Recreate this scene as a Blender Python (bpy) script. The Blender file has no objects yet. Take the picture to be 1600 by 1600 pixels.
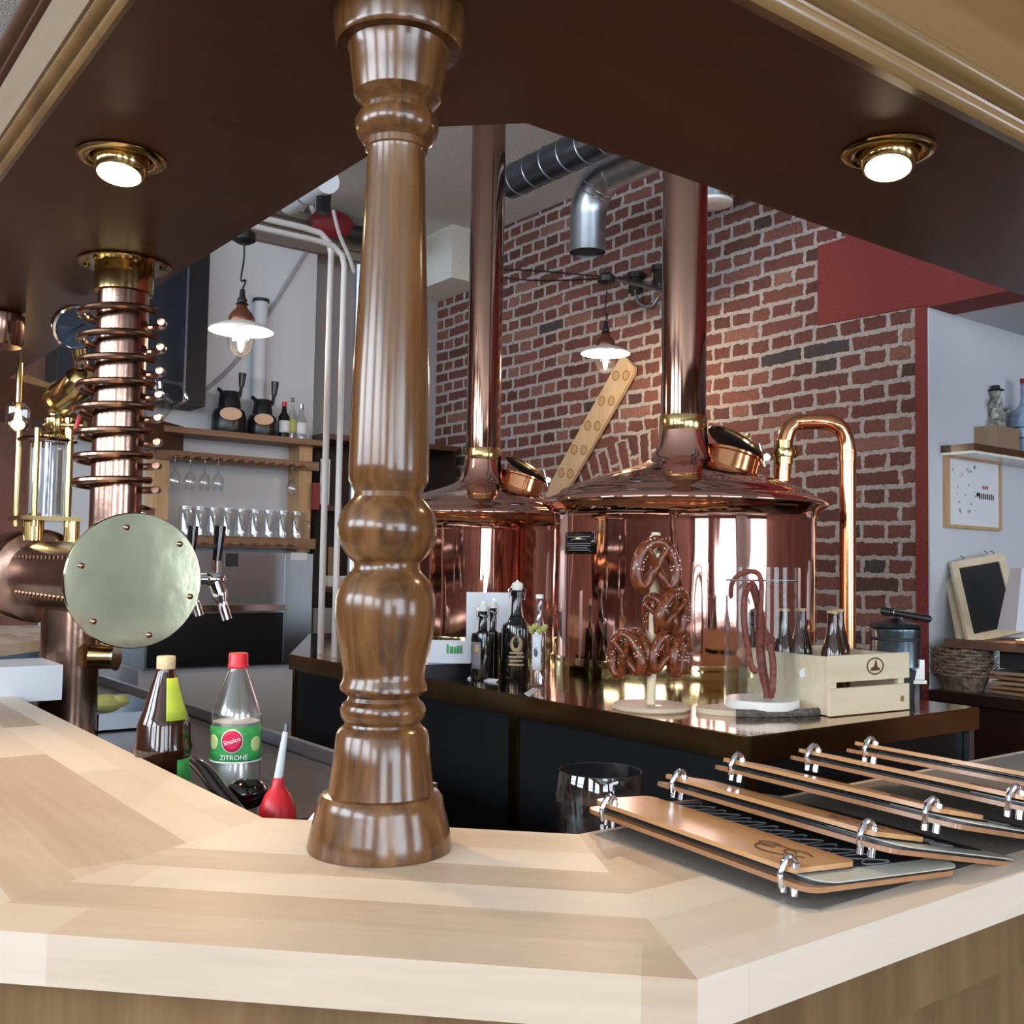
import bpy, bmesh, math, random
from math import sin, cos, pi, radians, sqrt, atan2
from mathutils import Vector, Matrix
EXPO = 0.0
random.seed(11)
SC = bpy.context.scene
COL = SC.collection

# ------------------------------------------------------------ camera
# world frame: X runs along the right wing of the bar, Y along the left wing, Z up, metres
FPX = 1617.0; YAW = radians(37.2); PITCH = radians(3.04); ROLL = radians(1.0)
CAM = Vector((0, 0, 1.45))
_f0 = Vector((sin(YAW), cos(YAW), 0)); _r0 = Vector((cos(YAW), -sin(YAW), 0)); _z = Vector((0, 0, 1))
FW = _f0*cos(PITCH) + _z*sin(PITCH); _u0 = _z*cos(PITCH) - _f0*sin(PITCH)
RT = _r0*cos(ROLL) + _u0*sin(ROLL); UP = _u0*cos(ROLL) - _r0*sin(ROLL)
cd = bpy.data.cameras.new('camera'); cam = bpy.data.objects.new('camera', cd); COL.objects.link(cam)
m = Matrix((RT, UP, -FW)).transposed().to_4x4(); m.translation = CAM
cam.matrix_world = m
cd.sensor_width = 36; cd.lens = 36*FPX/1600; cd.clip_start = .02; cd.clip_end = 100
SC.camera = cam
SC.cycles.transparent_max_bounces = 40; SC.cycles.max_bounces = 10; SC.cycles.sample_clamp_indirect = 6

# ------------------------------------------------------------ light and exposure
SC.view_settings.view_transform = 'Standard'; SC.view_settings.look = 'None'
SC.view_settings.gamma = 1; SC.view_settings.exposure = EXPO; SC.view_settings.use_curve_mapping = False
W = bpy.data.worlds.new('overcast_sky'); SC.world = W; W.use_nodes = True
bg = W.node_tree.nodes['Background']; bg.inputs[0].default_value = (.72, .84, 1, 1); bg.inputs[1].default_value = 2.0
XW, YW = -4.4, -6.0          # the two window walls behind the viewer
# windows: (axis, centre along wall, width); tall ones in the long wall, its narrow high one added for extra light; high ones in the side wall
WINS = [('y', -2.9, 2.2), ('y', -.7, 1.2), ('y', 1.1, 2.2), ('y', 5.35, 2.2), ('x', -3.6, 2.0), ('x', -.9, 2.0), ('x', 1.8, 2.0), ('x', 4.5, 2.0)]
def sill(ax, c): return (.75 if c != -.7 else 2.2) if ax == 'y' else 2.0
HEAD = 3.35
for ax, c, w in WINS:
    s0 = sill(ax, c); hh = HEAD+.2-s0
    ld = bpy.data.lights.new('daylight', 'AREA'); ld.shape = 'RECTANGLE'; ld.size = w; ld.size_y = hh
    ld.color = (.82, .91, 1.0); ld.energy = (32 if ax == 'y' else 52)*w*hh
    lo = bpy.data.objects.new('daylight', ld); COL.objects.link(lo)
    if ax == 'y':
        lo.location = (c, YW-.30, s0+hh/2); lo.rotation_euler = (radians(90), 0, 0)
    else:
        lo.location = (XW-.30, c, s0+hh/2); lo.rotation_euler = (radians(90), 0, radians(-90))

# ------------------------------------------------------------ helpers
def pray(px, py): return FW + RT*((px-800)/FPX) - UP*((py-800)/FPX)
def onz(px, py, z):
    d = pray(px, py); return CAM + d*((z-CAM.z)/d.z)
def ony(px, py, y):
    d = pray(px, py); return CAM + d*(y/d.y)
def onx(px, py, x):
    d = pray(px, py); return CAM + d*(x/d.x)
def atd(px, py, D):
    d = pray(px, py); return CAM + d*(D/d.dot(_f0))
def zat(x, y, py):           # height on the vertical line through (x, y) seen at picture row py
    lo, hi = -1.0, 5.0
    for _ in range(40):
        mid = (lo+hi)/2; v = Vector((x, y, mid))-CAM
        if 800-FPX*v.dot(UP)/v.dot(FW) > py: lo = mid
        else: hi = mid
    return (lo+hi)/2

class MB:
    def __init__(s): s.bm = bmesh.new()
    def _v(s, pts): return [s.bm.verts.new(p) for p in pts]
    def box(s, a, b):
        x0, y0, z0 = [min(p, q) for p, q in zip(a, b)]; x1, y1, z1 = [max(p, q) for p, q in zip(a, b)]
        v = s._v([(x0,y0,z0),(x1,y0,z0),(x1,y1,z0),(x0,y1,z0),(x0,y0,z1),(x1,y0,z1),(x1,y1,z1),(x0,y1,z1)])
        for f in ((3,2,1,0),(4,5,6,7),(0,1,5,4),(1,2,6,5),(2,3,7,6),(3,0,4,7)): s.bm.faces.new([v[i] for i in f])
        return s
    def obox(s, c, size, M):
        hx, hy, hz = [k/2 for k in size]; c = Vector(c); M = M.to_3x3()
        P = [c+M@Vector(p) for p in ((-hx,-hy,-hz),(hx,-hy,-hz),(hx,hy,-hz),(-hx,hy,-hz),(-hx,-hy,hz),(hx,-hy,hz),(hx,hy,hz),(-hx,hy,hz))]
        v = s._v(P)
        for f in ((3,2,1,0),(4,5,6,7),(0,1,5,4),(1,2,6,5),(2,3,7,6),(3,0,4,7)): s.bm.faces.new([v[i] for i in f])
        return s
    def prism(s, pts, vec):
        pts = [Vector(p) for p in pts]; vec = Vector(vec)
        a = s._v(pts); b = s._v([p+vec for p in pts]); n = len(pts)
        s.bm.faces.new(a[::-1]); s.bm.faces.new(b)
        for i in range(n): s.bm.faces.new([a[i], a[(i+1)%n], b[(i+1)%n], b[i]])
        return s
    def rings(s, rings, closed=False, cap=True):
        R = [s._v(r) for r in rings]; n = len(R[0])
        K = len(R)
        for k in range(K if closed else K-1):
            A, B = R[k], R[(k+1)%K]
            for i in range(n): s.bm.faces.new([A[i], A[(i+1)%n], B[(i+1)%n], B[i]])
        if cap and not closed:
            s.bm.faces.new(R[0][::-1]); s.bm.faces.new(R[-1])
        return s
    def lathe(s, prof, c=(0,0,0), seg=32, M=None, cap=True, ang=None):
        c = Vector(c); M = M.to_3x3() if M else Matrix.Identity(3)
        rr = []
        for r, z in prof:
            r = max(r, 1e-4)
            rr.append([c+M@Vector((r*cos(2*pi*i/seg), r*sin(2*pi*i/seg), z)) for i in range(seg)])
        return s.rings(rr, cap=cap)
    def cyl(s, p0, p1, r0, r1=None, seg=20):
        p0, p1 = Vector(p0), Vector(p1); d = p1-p0; L = d.length
        M = d.to_track_quat('Z', 'Y').to_matrix()
        return s.lathe([(r0, 0), (r0 if r1 is None else r1, L)], p0, seg, M)
    def tube(s, pts, r, seg=12, closed=False):
        pts = [Vector(p) for p in pts]; n = len(pts)
        rs = r if isinstance(r, (list, tuple)) else [r]*n
        T = []
        for i in range(n):
            a = pts[(i-1) % n] if (closed or i > 0) else pts[i]
            b = pts[(i+1) % n] if (closed or i < n-1) else pts[i]
            T.append((b-a).normalized())
        up = Vector((0,0,1)) if abs(T[0].z) < .9 else Vector((1,0,0))
        N = (up - T[0]*up.dot(T[0])).normalized(); rr = []
        for i in range(n):
            N = (N - T[i]*N.dot(T[i])).normalized(); B = T[i].cross(N)
            rr.append([pts[i] + (N*cos(2*pi*k/seg) + B*sin(2*pi*k/seg))*rs[i] for k in range(seg)])
        return s.rings(rr, closed=closed)
    def sph(s, c, r, sc=(1,1,1), seg=20, M=None):
        c = Vector(c); M = M or Matrix.Identity(3); rr = []
        h = seg//2
        for k in range(1, h):
            t = pi*k/h - pi/2
            rr.append([c+M@Vector((r*sc[0]*cos(t)*cos(2*pi*i/seg), r*sc[1]*cos(t)*sin(2*pi*i/seg), r*sc[2]*sin(t))) for i in range(seg)])
        return s.rings(rr)
    def grid(s, fn, nu, nv, thick=None):
        V = [[s.bm.verts.new(fn(i/nu, j/nv)) for j in range(nv+1)] for i in range(nu+1)]
        for i in range(nu):
            for j in range(nv): s.bm.faces.new([V[i][j], V[i+1][j], V[i+1][j+1], V[i][j+1]])
        return s
    def build(s, name, mat, parent=None, local=False, angle=35, bevel=0, seg=2, smooth=True, solid=0):
        if bevel:
            ed = [e for e in s.bm.edges if len(e.link_faces) == 2 and e.calc_face_angle(0) > radians(40)]
            bmesh.ops.bevel(s.bm, geom=ed, offset=bevel, segments=seg, affect='EDGES', profile=.6, clamp_overlap=True)
        bmesh.ops.recalc_face_normals(s.bm, faces=s.bm.faces)
        if parent is not None and not local: 
            root = parent
            while root.parent: root = root.parent
            s.bm.transform(root.matrix_basis.inverted())
        me = bpy.data.meshes.new(name); s.bm.to_mesh(me); s.bm.free()
        if smooth:
            me.shade_smooth(); me.set_sharp_from_angle(angle=radians(angle))
        me.materials.append(mat)
        o = bpy.data.objects.new(name, me); COL.objects.link(o)
        if parent is not None: o.parent = parent
        if solid:
            md = o.modifiers.new('thickness', 'SOLIDIFY'); md.thickness = solid; md.offset = 0
        return o

def tag(o, label, cat, group=None, kind=None):
    o['label'] = label; o['category'] = cat
    if group: o['group'] = group
    if kind: o['kind'] = kind
    return o
def thing(name, label, cat, loc=(0,0,0), rz=0, group=None, M=None):
    o = bpy.data.objects.new(name, None); COL.objects.link(o)
    if M is not None: o.matrix_basis = M
    else: o.location = loc; o.rotation_euler = (0, 0, rz); o.matrix_basis = Matrix.Translation(loc) @ Matrix.Rotation(rz, 4, 'Z')
    o.empty_display_size = .05
    return tag(o, label, cat, group)
def dup(root, loc, rz=0, label=None, sc=1, name=None):
    r = root.copy(); COL.objects.link(r)
    r.matrix_basis = Matrix.Translation(loc) @ Matrix.Rotation(rz, 4, 'Z') @ Matrix.Scale(sc, 4)
    if label: r['label'] = label
    for ch in list(root.children):
        c = ch.copy(); COL.objects.link(c); c.parent = r
        for g in list(ch.children):
            d = g.copy(); COL.objects.link(d); d.parent = c
    return r
def struct(o): o['kind'] = 'structure'; return o
def smoothpts(pts, n=6, closed=False):
    P = [Vector(p) for p in pts]; out = []; N = len(P)
    for i in range(N if closed else N-1):
        p1, p2 = P[i], P[(i+1) % N]
        p0 = P[i-1] if (closed or i > 0) else p1*2-p2
        p3 = P[(i+2) % N] if (closed or i < N-2) else p2*2-p1
        for k in range(n):
            t = k/n
            out.append(.5*((2*p1)+(p2-p0)*t+(2*p0-5*p1+4*p2-p3)*t*t+(3*p1-p0-3*p2+p3)*t**3))
    if not closed: out.append(P[-1])
    return out
def text(s, size, mat, parent, M, name='lettering', depth=.0006, bend=None, align='CENTER', spacing=1.0):
    cu = bpy.data.curves.new('t', 'FONT'); cu.body = s; cu.size = size; cu.extrude = depth; cu.align_x = align; cu.align_y = 'CENTER'
    cu.space_character = spacing; cu.resolution_u = 3
    to = bpy.data.objects.new('t', cu); COL.objects.link(to)
    dg = bpy.context.evaluated_depsgraph_get(); me = bpy.data.meshes.new_from_object(to.evaluated_get(dg))
    bpy.data.objects.remove(to); bpy.data.curves.remove(cu)
    for v in me.vertices:
        x, y, z = v.co
        if bend: R = bend; v.co = Vector(((R+z)*sin(x/R), y, (R+z)*cos(x/R)-R))
    me.transform(M); me.materials.clear(); me.materials.append(mat)
    for p in me.polygons: p.material_index = 0
    o = bpy.data.objects.new(name, me); COL.objects.link(o); o.parent = parent
    return o

# ------------------------------------------------------------ materials
def newmat(name):
    mt = bpy.data.materials.new(name); mt.use_nodes = True; nt = mt.node_tree
    return mt, nt, nt.nodes['Principled BSDF']
def N(nt, t, **kw):
    n = nt.nodes.new(t)
    for k, v in kw.items():
        if k in ('operation', 'blend_type', 'data_type', 'noise_dimensions', 'wave_type', 'bands_direction', 'offset_frequency', 'squash_frequency', 'offset', 'squash', 'feature'): setattr(n, k, v)
        else: n.inputs[k].default_value = v
    return n
def ramp(nt, fac, stops):
    r = nt.nodes.new('ShaderNodeValToRGB'); e = r.color_ramp.elements
    e[0].position, e[0].color = stops[0][0], (*stops[0][1], 1); e[1].position, e[1].color = stops[-1][0], (*stops[-1][1], 1)
    for p, c in stops[1:-1]:
        x = e.new(p); x.color = (*c, 1)
    nt.links.new(fac, r.inputs[0]); return r.outputs[0]
def mat(name, col, rough=.5, metal=0, coat=0, bump=0, bscale=50, var=0, vscale=8, stretch=(1,1,1), trans=0, emit=None, estr=0, spec=.5, aniso=0, ior=1.45):
    mt, nt, b = newmat(name)
    b.inputs['Base Color'].default_value = (*col, 1); b.inputs['Roughness'].default_value = rough
    b.inputs['Metallic'].default_value = metal; b.inputs['Coat Weight'].default_value = coat; b.inputs['Coat Roughness'].default_value = .12
    b.inputs['Transmission Weight'].default_value = trans; b.inputs['Specular IOR Level'].default_value = spec; b.inputs['IOR'].default_value = ior
    if emit: b.inputs['Emission Color'].default_value = (*emit, 1); b.inputs['Emission Strength'].default_value = estr
    if bump or var:
        tc = N(nt, 'ShaderNodeTexCoord'); mp = N(nt, 'ShaderNodeMapping'); mp.inputs['Scale'].default_value = stretch
        nt.links.new(tc.outputs['Object'], mp.inputs[0])
    if var:
        n = N(nt, 'ShaderNodeTexNoise', Scale=vscale, Detail=5); nt.links.new(mp.outputs[0], n.inputs['Vector'])
        c = ramp(nt, n.outputs['Fac'], [(.3, tuple(max(0, k*(1-var)) for k in col)), (.7, tuple(min(1, k*(1+var)) for k in col))])
        nt.links.new(c, b.inputs['Base Color'])
    if bump:
        n = N(nt, 'ShaderNodeTexNoise', Scale=bscale, Detail=4); nt.links.new(mp.outputs[0], n.inputs['Vector'])
        bp = N(nt, 'ShaderNodeBump', Strength=bump, Distance=.01); nt.links.new(n.outputs['Fac'], bp.inputs['Height']); nt.links.new(bp.outputs[0], b.inputs['Normal'])
    return mt
def wood(name, dark, mid, light, axis='z', scale=1.0, rough=.35, coat=.3, streak=30):
    mt, nt, b = newmat(name)
    tc = N(nt, 'ShaderNodeTexCoord'); mp = N(nt, 'ShaderNodeMapping')
    k = {'x': (.06,1,1), 'y': (1,.06,1), 'z': (1,1,.06)}[axis]
    mp.inputs['Scale'].default_value = [q*scale for q in k]; nt.links.new(tc.outputs['Object'], mp.inputs[0])
    n1 = N(nt, 'ShaderNodeTexNoise', Scale=streak, Detail=6, Roughness=.65, Distortion=.6); nt.links.new(mp.outputs[0], n1.inputs['Vector'])
    c = ramp(nt, n1.outputs['Fac'], [(.30, dark), (.5, mid), (.72, light)])
    nt.links.new(c, b.inputs['Base Color'])
    b.inputs['Roughness'].default_value = rough; b.inputs['Coat Weight'].default_value = coat; b.inputs['Coat Roughness'].default_value = .15
    bp = N(nt, 'ShaderNodeBump', Strength=.08, Distance=.004); nt.links.new(n1.outputs['Fac'], bp.inputs['Height']); nt.links.new(bp.outputs[0], b.inputs['Normal'])
    return mt
def staves(name, rot, rough=.42, row=.075, length=.55):
    """butcher block: glued blonde staves running along rot (degrees from X)"""
    mt, nt, b = newmat(name)
    tc = N(nt, 'ShaderNodeTexCoord'); mp = N(nt, 'ShaderNodeMapping'); mp.inputs['Rotation'].default_value = (0, 0, radians(-rot))
    nt.links.new(tc.outputs['Object'], mp.inputs[0])
    bk = N(nt, 'ShaderNodeTexBrick', offset=.37, offset_frequency=2); bk.squash = 1
    for k, v in {'Color1': (0,0,0,1), 'Color2': (1,1,1,1), 'Mortar': (.3,.3,.3,1), 'Scale': 1, 'Mortar Size': .0004, 'Bias': 0, 'Brick Width': length, 'Row Height': row}.items(): bk.inputs[k].default_value = v
    nt.links.new(mp.outputs[0], bk.inputs['Vector'])
    m2 = N(nt, 'ShaderNodeMapping'); m2.inputs['Scale'].default_value = (1.2, 14, 14); nt.links.new(mp.outputs[0], m2.inputs[0])
    n = N(nt, 'ShaderNodeTexNoise', Scale=3, Detail=6, Distortion=.8); nt.links.new(m2.outputs[0], n.inputs['Vector'])
    mx = N(nt, 'ShaderNodeMix', data_type='FLOAT'); mx.inputs[0].default_value = .30
    nt.links.new(bk.outputs['Color'], mx.inputs[2]); nt.links.new(n.outputs['Fac'], mx.inputs[3])
    c = ramp(nt, mx.outputs[0], [(.12, (.47,.345,.24)), (.42, (.66,.54,.42)), (.85, (.78,.69,.585))])
    nt.links.new(c, b.inputs['Base Color']); b.inputs['Roughness'].default_value = rough
    b.inputs['Coat Weight'].default_value = .12; b.inputs['Coat Roughness'].default_value = .35
    return mt
def seethrough(name, tint=(1,1,1), ior=1.45, rough=.02, edge=0.0):
    mt = bpy.data.materials.new(name); mt.use_nodes = True; nt = mt.node_tree; nt.nodes.remove(nt.nodes['Principled BSDF'])
    out = nt.nodes['Material Output']; t = N(nt, 'ShaderNodeBsdfTransparent'); t.inputs[0].default_value = (*tint, 1)
    g = N(nt, 'ShaderNodeBsdfGlossy'); g.inputs['Roughness'].default_value = rough; g.inputs['Color'].default_value = (1,1,1,1)
    f = N(nt, 'ShaderNodeLayerWeight', Blend=.5); pw = N(nt, 'ShaderNodeMath', operation='POWER'); pw.inputs[1].default_value = 4.0
    ad = N(nt, 'ShaderNodeMath', operation='MULTIPLY_ADD'); ad.inputs[1].default_value = .85; ad.inputs[2].default_value = .035+edge
    nt.links.new(f.outputs['Facing'], pw.inputs[0]); nt.links.new(pw.outputs[0], ad.inputs[0]); mx = N(nt, 'ShaderNodeMixShader')
    nt.links.new(ad.outputs[0], mx.inputs[0]); nt.links.new(t.outputs[0], mx.inputs[1]); nt.links.new(g.outputs[0], mx.inputs[2]); nt.links.new(mx.outputs[0], out.inputs[0])
    return mt
def bricks(name):
    mt, nt, b = newmat(name); L = nt.links.new
    tc = N(nt, 'ShaderNodeTexCoord'); sp = N(nt, 'ShaderNodeSeparateXYZ'); L(tc.outputs['Object'], sp.inputs[0])
    nz = N(nt, 'ShaderNodeTexNoise', Scale=22, Detail=4, Roughness=.7); L(tc.outputs['Object'], nz.inputs['Vector'])
    nb = N(nt, 'ShaderNodeTexNoise', Scale=2.2, Detail=2); L(tc.outputs['Object'], nb.inputs['Vector'])
    def mth(op, a, c, d=None):
        n = N(nt, 'ShaderNodeMath', operation=op)
        for i, v in enumerate((a, c, d)):
            if v is None: continue
            if isinstance(v, (int, float)): n.inputs[i].default_value = v
            else: L(v, n.inputs[i])
        return n.outputs[0]
    def jit(v, ch, amt): return mth('ADD', v, mth('MULTIPLY', mth('SUBTRACT', ch, .5), amt))
    sc = N(nt, 'ShaderNodeSeparateColor'); L(nz.outputs['Color'], sc.inputs[0]); sb = N(nt, 'ShaderNodeSeparateColor'); L(nb.outputs['Color'], sb.inputs[0])
    y = jit(jit(sp.outputs['Y'], sc.outputs[0], .042), sb.outputs[0], .04); z = jit(jit(sp.outputs['Z'], sc.outputs[1], .034), sb.outputs[1], .03)
    # the relieving arch: a ring of bricks set on edge
    dy = mth('SUBTRACT', y, 3.95); dz = mth('SUBTRACT', z, .147)
    rad = mth('SQRT', mth('ADD', mth('MULTIPLY', dy, dy), mth('MULTIPLY', dz, dz)), 0)
    ang = mth('MULTIPLY', mth('ARCTAN2', dy, dz), 2.0)
    mask = mth('MULTIPLY', mth('MULTIPLY', mth('GREATER_THAN', rad, 1.86), mth('LESS_THAN', rad, 2.11)), mth('GREATER_THAN', y, 3.72))
    def tex(u, v, bw, rh, fr, ms=.013):
        cb = N(nt, 'ShaderNodeCombineXYZ'); L(u, cb.inputs[0]); L(v, cb.inputs[1])
        k = N(nt, 'ShaderNodeTexBrick', offset=.5, offset_frequency=2, squash=fr, squash_frequency=2)
        for q, w in {'Color1': (0,0,0,1), 'Color2': (1,1,1,1), 'Mortar': (0,0,0,1), 'Scale': 1, 'Mortar Size': ms, 'Mortar Smooth': .25, 'Bias': 0, 'Brick Width': bw, 'Row Height': rh}.items(): k.inputs[q].default_value = w
        L(cb.outputs[0], k.inputs['Vector']); return k
    k1 = tex(y, z, .262, .080, .5); k2 = tex(mth('SUBTRACT', rad, 1.86), ang, .25, .085, 1.0)
    mc = N(nt, 'ShaderNodeMix', data_type='RGBA'); L(mask, mc.inputs[0]); L(k1.outputs['Color'], mc.inputs[6]); L(k2.outputs['Color'], mc.inputs[7])
    mf = N(nt, 'ShaderNodeMix', data_type='FLOAT'); L(mask, mf.inputs[0]); L(k1.outputs['Fac'], mf.inputs[2]); L(k2.outputs['Fac'], mf.inputs[3])
    base = ramp(nt, mc.outputs[2], [(0, (.060,.055,.058)), (.045, (.07,.055,.055)), (.075, (.10,.044,.038)), (.35, (.175,.070,.058)), (.6, (.14,.054,.046)), (.85, (.215,.088,.07)), (1, (.25,.125,.10))])
    n3 = N(nt, 'ShaderNodeTexNoise', Scale=60, Detail=6, Roughness=.75); L(tc.outputs['Object'], n3.inputs['Vector'])
    sm = ramp(nt, n3.outputs['Fac'], [(.25, (.55,.55,.55)), (.5, (.95,.95,.95)), (.7, (1.35,1.3,1.3))])
    m1 = N(nt, 'ShaderNodeMix', data_type='RGBA', blend_type='MULTIPLY'); m1.inputs[0].default_value = 1; L(base, m1.inputs[6]); L(sm, m1.inputs[7])
    mort = ramp(nt, n3.outputs['Fac'], [(.3, (.27,.225,.21)), (.6, (.47,.42,.40))])
    m2 = N(nt, 'ShaderNodeMix', data_type='RGBA'); L(mf.outputs[0], m2.inputs[0]); L(m1.outputs[2], m2.inputs[6]); L(mort, m2.inputs[7])
    L(m2.outputs[2], b.inputs['Base Color']); b.inputs['Roughness'].default_value = .85; b.inputs['Specular IOR Level'].default_value = .25
    h = mth('ADD', mth('MULTIPLY', mf.outputs[0], -1.0), mth('MULTIPLY', n3.outputs['Fac'], .5))
    bp = N(nt, 'ShaderNodeBump', Strength=.9, Distance=.012); L(h, bp.inputs['Height']); L(bp.outputs[0], b.inputs['Normal'])
    return mt
def spirit(name, col, rough):   # polished sheet with faint vertical ripple
    mt, nt, b = newmat(name); L = nt.links.new
    b.inputs['Base Color'].default_value = (*col, 1); b.inputs['Metallic'].default_value = 1; b.inputs['Roughness'].default_value = rough
    tc = N(nt, 'ShaderNodeTexCoord'); mp = N(nt, 'ShaderNodeMapping'); mp.inputs['Scale'].default_value = (1,1,.12); L(tc.outputs['Object'], mp.inputs[0])
    n = N(nt, 'ShaderNodeTexNoise', Scale=9, Detail=2); L(mp.outputs[0], n.inputs['Vector'])
    bp = N(nt, 'ShaderNodeBump', Strength=.22, Distance=.02); L(n.outputs['Fac'], bp.inputs['Height']); L(bp.outputs[0], b.inputs['Normal'])
    return mt

M = {}
M['brick'] = bricks('red_brick')
M['copper'] = spirit('polished_copper', (.82,.47,.38), .055)
M['copper_pipe'] = mat('copper_pipe', (.80,.38,.19), .15, 1, bump=.03, bscale=20)
M['copper_old'] = mat('aged_copper', (.34,.215,.165), .20, 1, var=.35, vscale=5, bump=.05, bscale=30)
M['copper_chim'] = mat('flue_copper', (.38,.225,.17), .09, 1, var=.12, vscale=3)
M['coil'] = mat('coil_copper', (.42,.25,.17), .2, 1)
M['brass'] = mat('brass', (.62,.46,.20), .16, 1, var=.15, vscale=6)
M['brass_disc'] = mat('pale_brass', (.60,.61,.42), .13, 1, var=.12, vscale=9, bump=.05, bscale=14)
M['brass_band'] = mat('brass_trim', (.42,.29,.13), .17, 1, var=.3, vscale=5, bump=.03, bscale=9)
M['brass_top'] = mat('brass_sheet', (.50,.34,.20), .10, 1, var=.15, vscale=3, bump=.03, bscale=5)
M['skirt'] = mat('brass_skirt', (.55,.45,.24), .09, 1, var=.2, vscale=4, bump=.12, bscale=7)
M['chrome'] = mat('chrome', (.80,.82,.86), .12, 1)
M['steel'] = mat('stainless', (.50,.56,.62), .3, 1, stretch=(.1,1,1), bump=.02, bscale=200)
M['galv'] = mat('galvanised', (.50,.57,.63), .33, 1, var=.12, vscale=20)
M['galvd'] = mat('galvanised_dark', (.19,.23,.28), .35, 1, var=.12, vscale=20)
M['walnut'] = wood('turned_wood', (.050,.019,.006), (.125,.054,.018), (.20,.098,.036), 'z', 1, .20, .22, 34)
M['soffit'] = wood('soffit_veneer', (.080,.027,.009), (.100,.034,.012), (.122,.043,.015), 'x', .5, .42, .05, 12)
M['gold'] = wood('golden_oak', (.14,.075,.024), (.20,.112,.038), (.26,.155,.06), 'x', .5, .38, .3, 14)
M['gold_daylit'] = wood('golden_oak_daylit', (.30,.225,.15), (.40,.31,.22), (.47,.375,.28), 'y', .5, .45, .1, 14)  # same oak as the other fascia, lightened to paint in daylight on the left
M['golddark'] = wood('moulding_oak', (.13,.07,.025), (.20,.115,.042), (.27,.16,.065), 'x', .5, .28, .4, 20)
M['beam'] = mat('dark_oak', (.085,.036,.018), .4, coat=.2, var=.15)
M['sideboard'] = mat('dark_sideboard', (.022,.011,.008), .35, coat=.2)
M['pine'] = wood('pine', (.42,.25,.12), (.52,.33,.17), (.60,.40,.22), 'z', 1, .55, 0, 18)
M['pineshelf'] = wood('brown_shelf', (.18,.09,.05), (.25,.13,.075), (.32,.18,.11), 'x', 1, .55, 0, 18)
M['palewood'] = wood('pale_crate_wood', (.62,.50,.33), (.70,.59,.41), (.76,.66,.49), 'x', 1, .6, 0, 14)
M['menuwood'] = wood('menu_board', (.42,.21,.085), (.52,.28,.12), (.60,.35,.165), 'x', 1, .3, .4, 22)
M['menuwood2'] = wood('menu_back_board', (.27,.125,.055), (.36,.175,.08), (.44,.23,.11), 'x', 1, .3, .4, 22)
M['paddle'] = wood('paddle_wood', (.50,.34,.19), (.60,.43,.26), (.68,.51,.33), 'z', 1, .5, .1, 14)
M['recess'] = mat('recess_wood', (.50,.32,.16), .5)
M['rimwood'] = mat('recess_rim_wood', (.28,.16,.07), .5)
M['candle'] = mat('lit_candle_bulb', (1,.8,.5), .5, emit=(1,.52,.18), estr=9)
M['plaster'] = mat('white_plaster', (.59,.62,.67), .75, bump=.35, bscale=3)
M['greywall'] = mat('grey_plaster', (.33,.33,.36), .8, bump=.3, bscale=20)
M['ceiling'] = mat('ceiling_stucco', (.74,.75,.72), .9, bump=.9, bscale=90)
M['redstucco'] = mat('red_stucco', (.19,.030,.028), .8, bump=.9, bscale=70)
M['redpaint'] = mat('red_paint', (.16,.022,.020), .7, bump=.2, bscale=20)
M['brickplain'] = mat('plain_brick', (.15,.065,.048), .85, var=.35, vscale=2, bump=.5, bscale=30)
M['floor'] = mat('brown_tiles', (.10,.075,.06), .4, var=.3, vscale=3)
M['black'] = mat('black_plastic', (.012,.012,.014), .3)
M['blackgloss'] = mat('black_glass', (.006,.006,.007), .06, coat=.5)
M['blackmatt'] = mat('black_matt', (.02,.02,.022), .6)
M['panel'] = mat('black_panel', (.012,.012,.013), .28, bump=.03, bscale=6)
M['slate'] = mat('chalkboard', (.018,.019,.02), .75)
M['white'] = mat('white_card', (.72,.75,.80), .5)
M['enamel'] = mat('white_enamel', (.85,.83,.78), .25)
M['pipewhite'] = mat('painted_pipe', (.62,.58,.56), .35)
M['red'] = mat('red_plastic', (.60,.02,.03), .3)
M['darkred'] = mat('dark_red', (.22,.02,.03), .5)
M['glass'] = seethrough('clear_glass', (.97,.98,.99), 1.5, .02, .05)
M['glassfar'] = seethrough('bar_glass', (.90,.92,.93), 1.5, .05, .10)
M['acrylic'] = seethrough('clear_acrylic', (.97,.98,.98), 1.45, .02, -.02)
M['petplastic'] = seethrough('clear_plastic', (.93,.95,.95), 1.5, .18, .11)
M['liquid'] = seethrough('soda_water', (.85,.9,.88), 1.33, .5, .22)
M['brownglass'] = mat('brown_glass', (.030,.010,.004), .06, coat=.6)
M['darkglass'] = mat('black_bottle_glass', (.006,.006,.006), .06, coat=.6)
M['cream_cap'] = mat('cream_cap', (.72,.55,.33), .5, bump=.3, bscale=120)
M['limelabel'] = mat('lime_label', (.46,.60,.06), .5)
M['greenlabel'] = mat('green_label', (.045,.33,.08), .45, var=.25, vscale=40)
M['palegreen'] = mat('pale_green', (.55,.66,.28), .5)
M['pinkred'] = mat('label_red', (.68,.015,.08), .4)
M['print_white'] = mat('white_print', (.85,.87,.88), .5)
M['print_gold'] = mat('gold_print', (.42,.30,.16), .4)
M['print_grey'] = mat('grey_print', (.20,.20,.21), .6)
M['burnt'] = mat('burnt_mark', (.10,.035,.012), .6)
M['pretzel'] = mat('pretzel_crust', (.15,.034,.009), .33, coat=.15, var=.65, vscale=9)
M['crumb'] = mat('pretzel_crumb', (.66,.45,.22), .6)
M['salt'] = mat('salt', (.85,.82,.76), .4)
M['dowel'] = mat('pale_dowel', (.70,.58,.38), .45)
M['sausage'] = mat('sausage', (.20,.045,.030), .4, bump=.6, bscale=90, var=.3, vscale=60)
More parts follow.
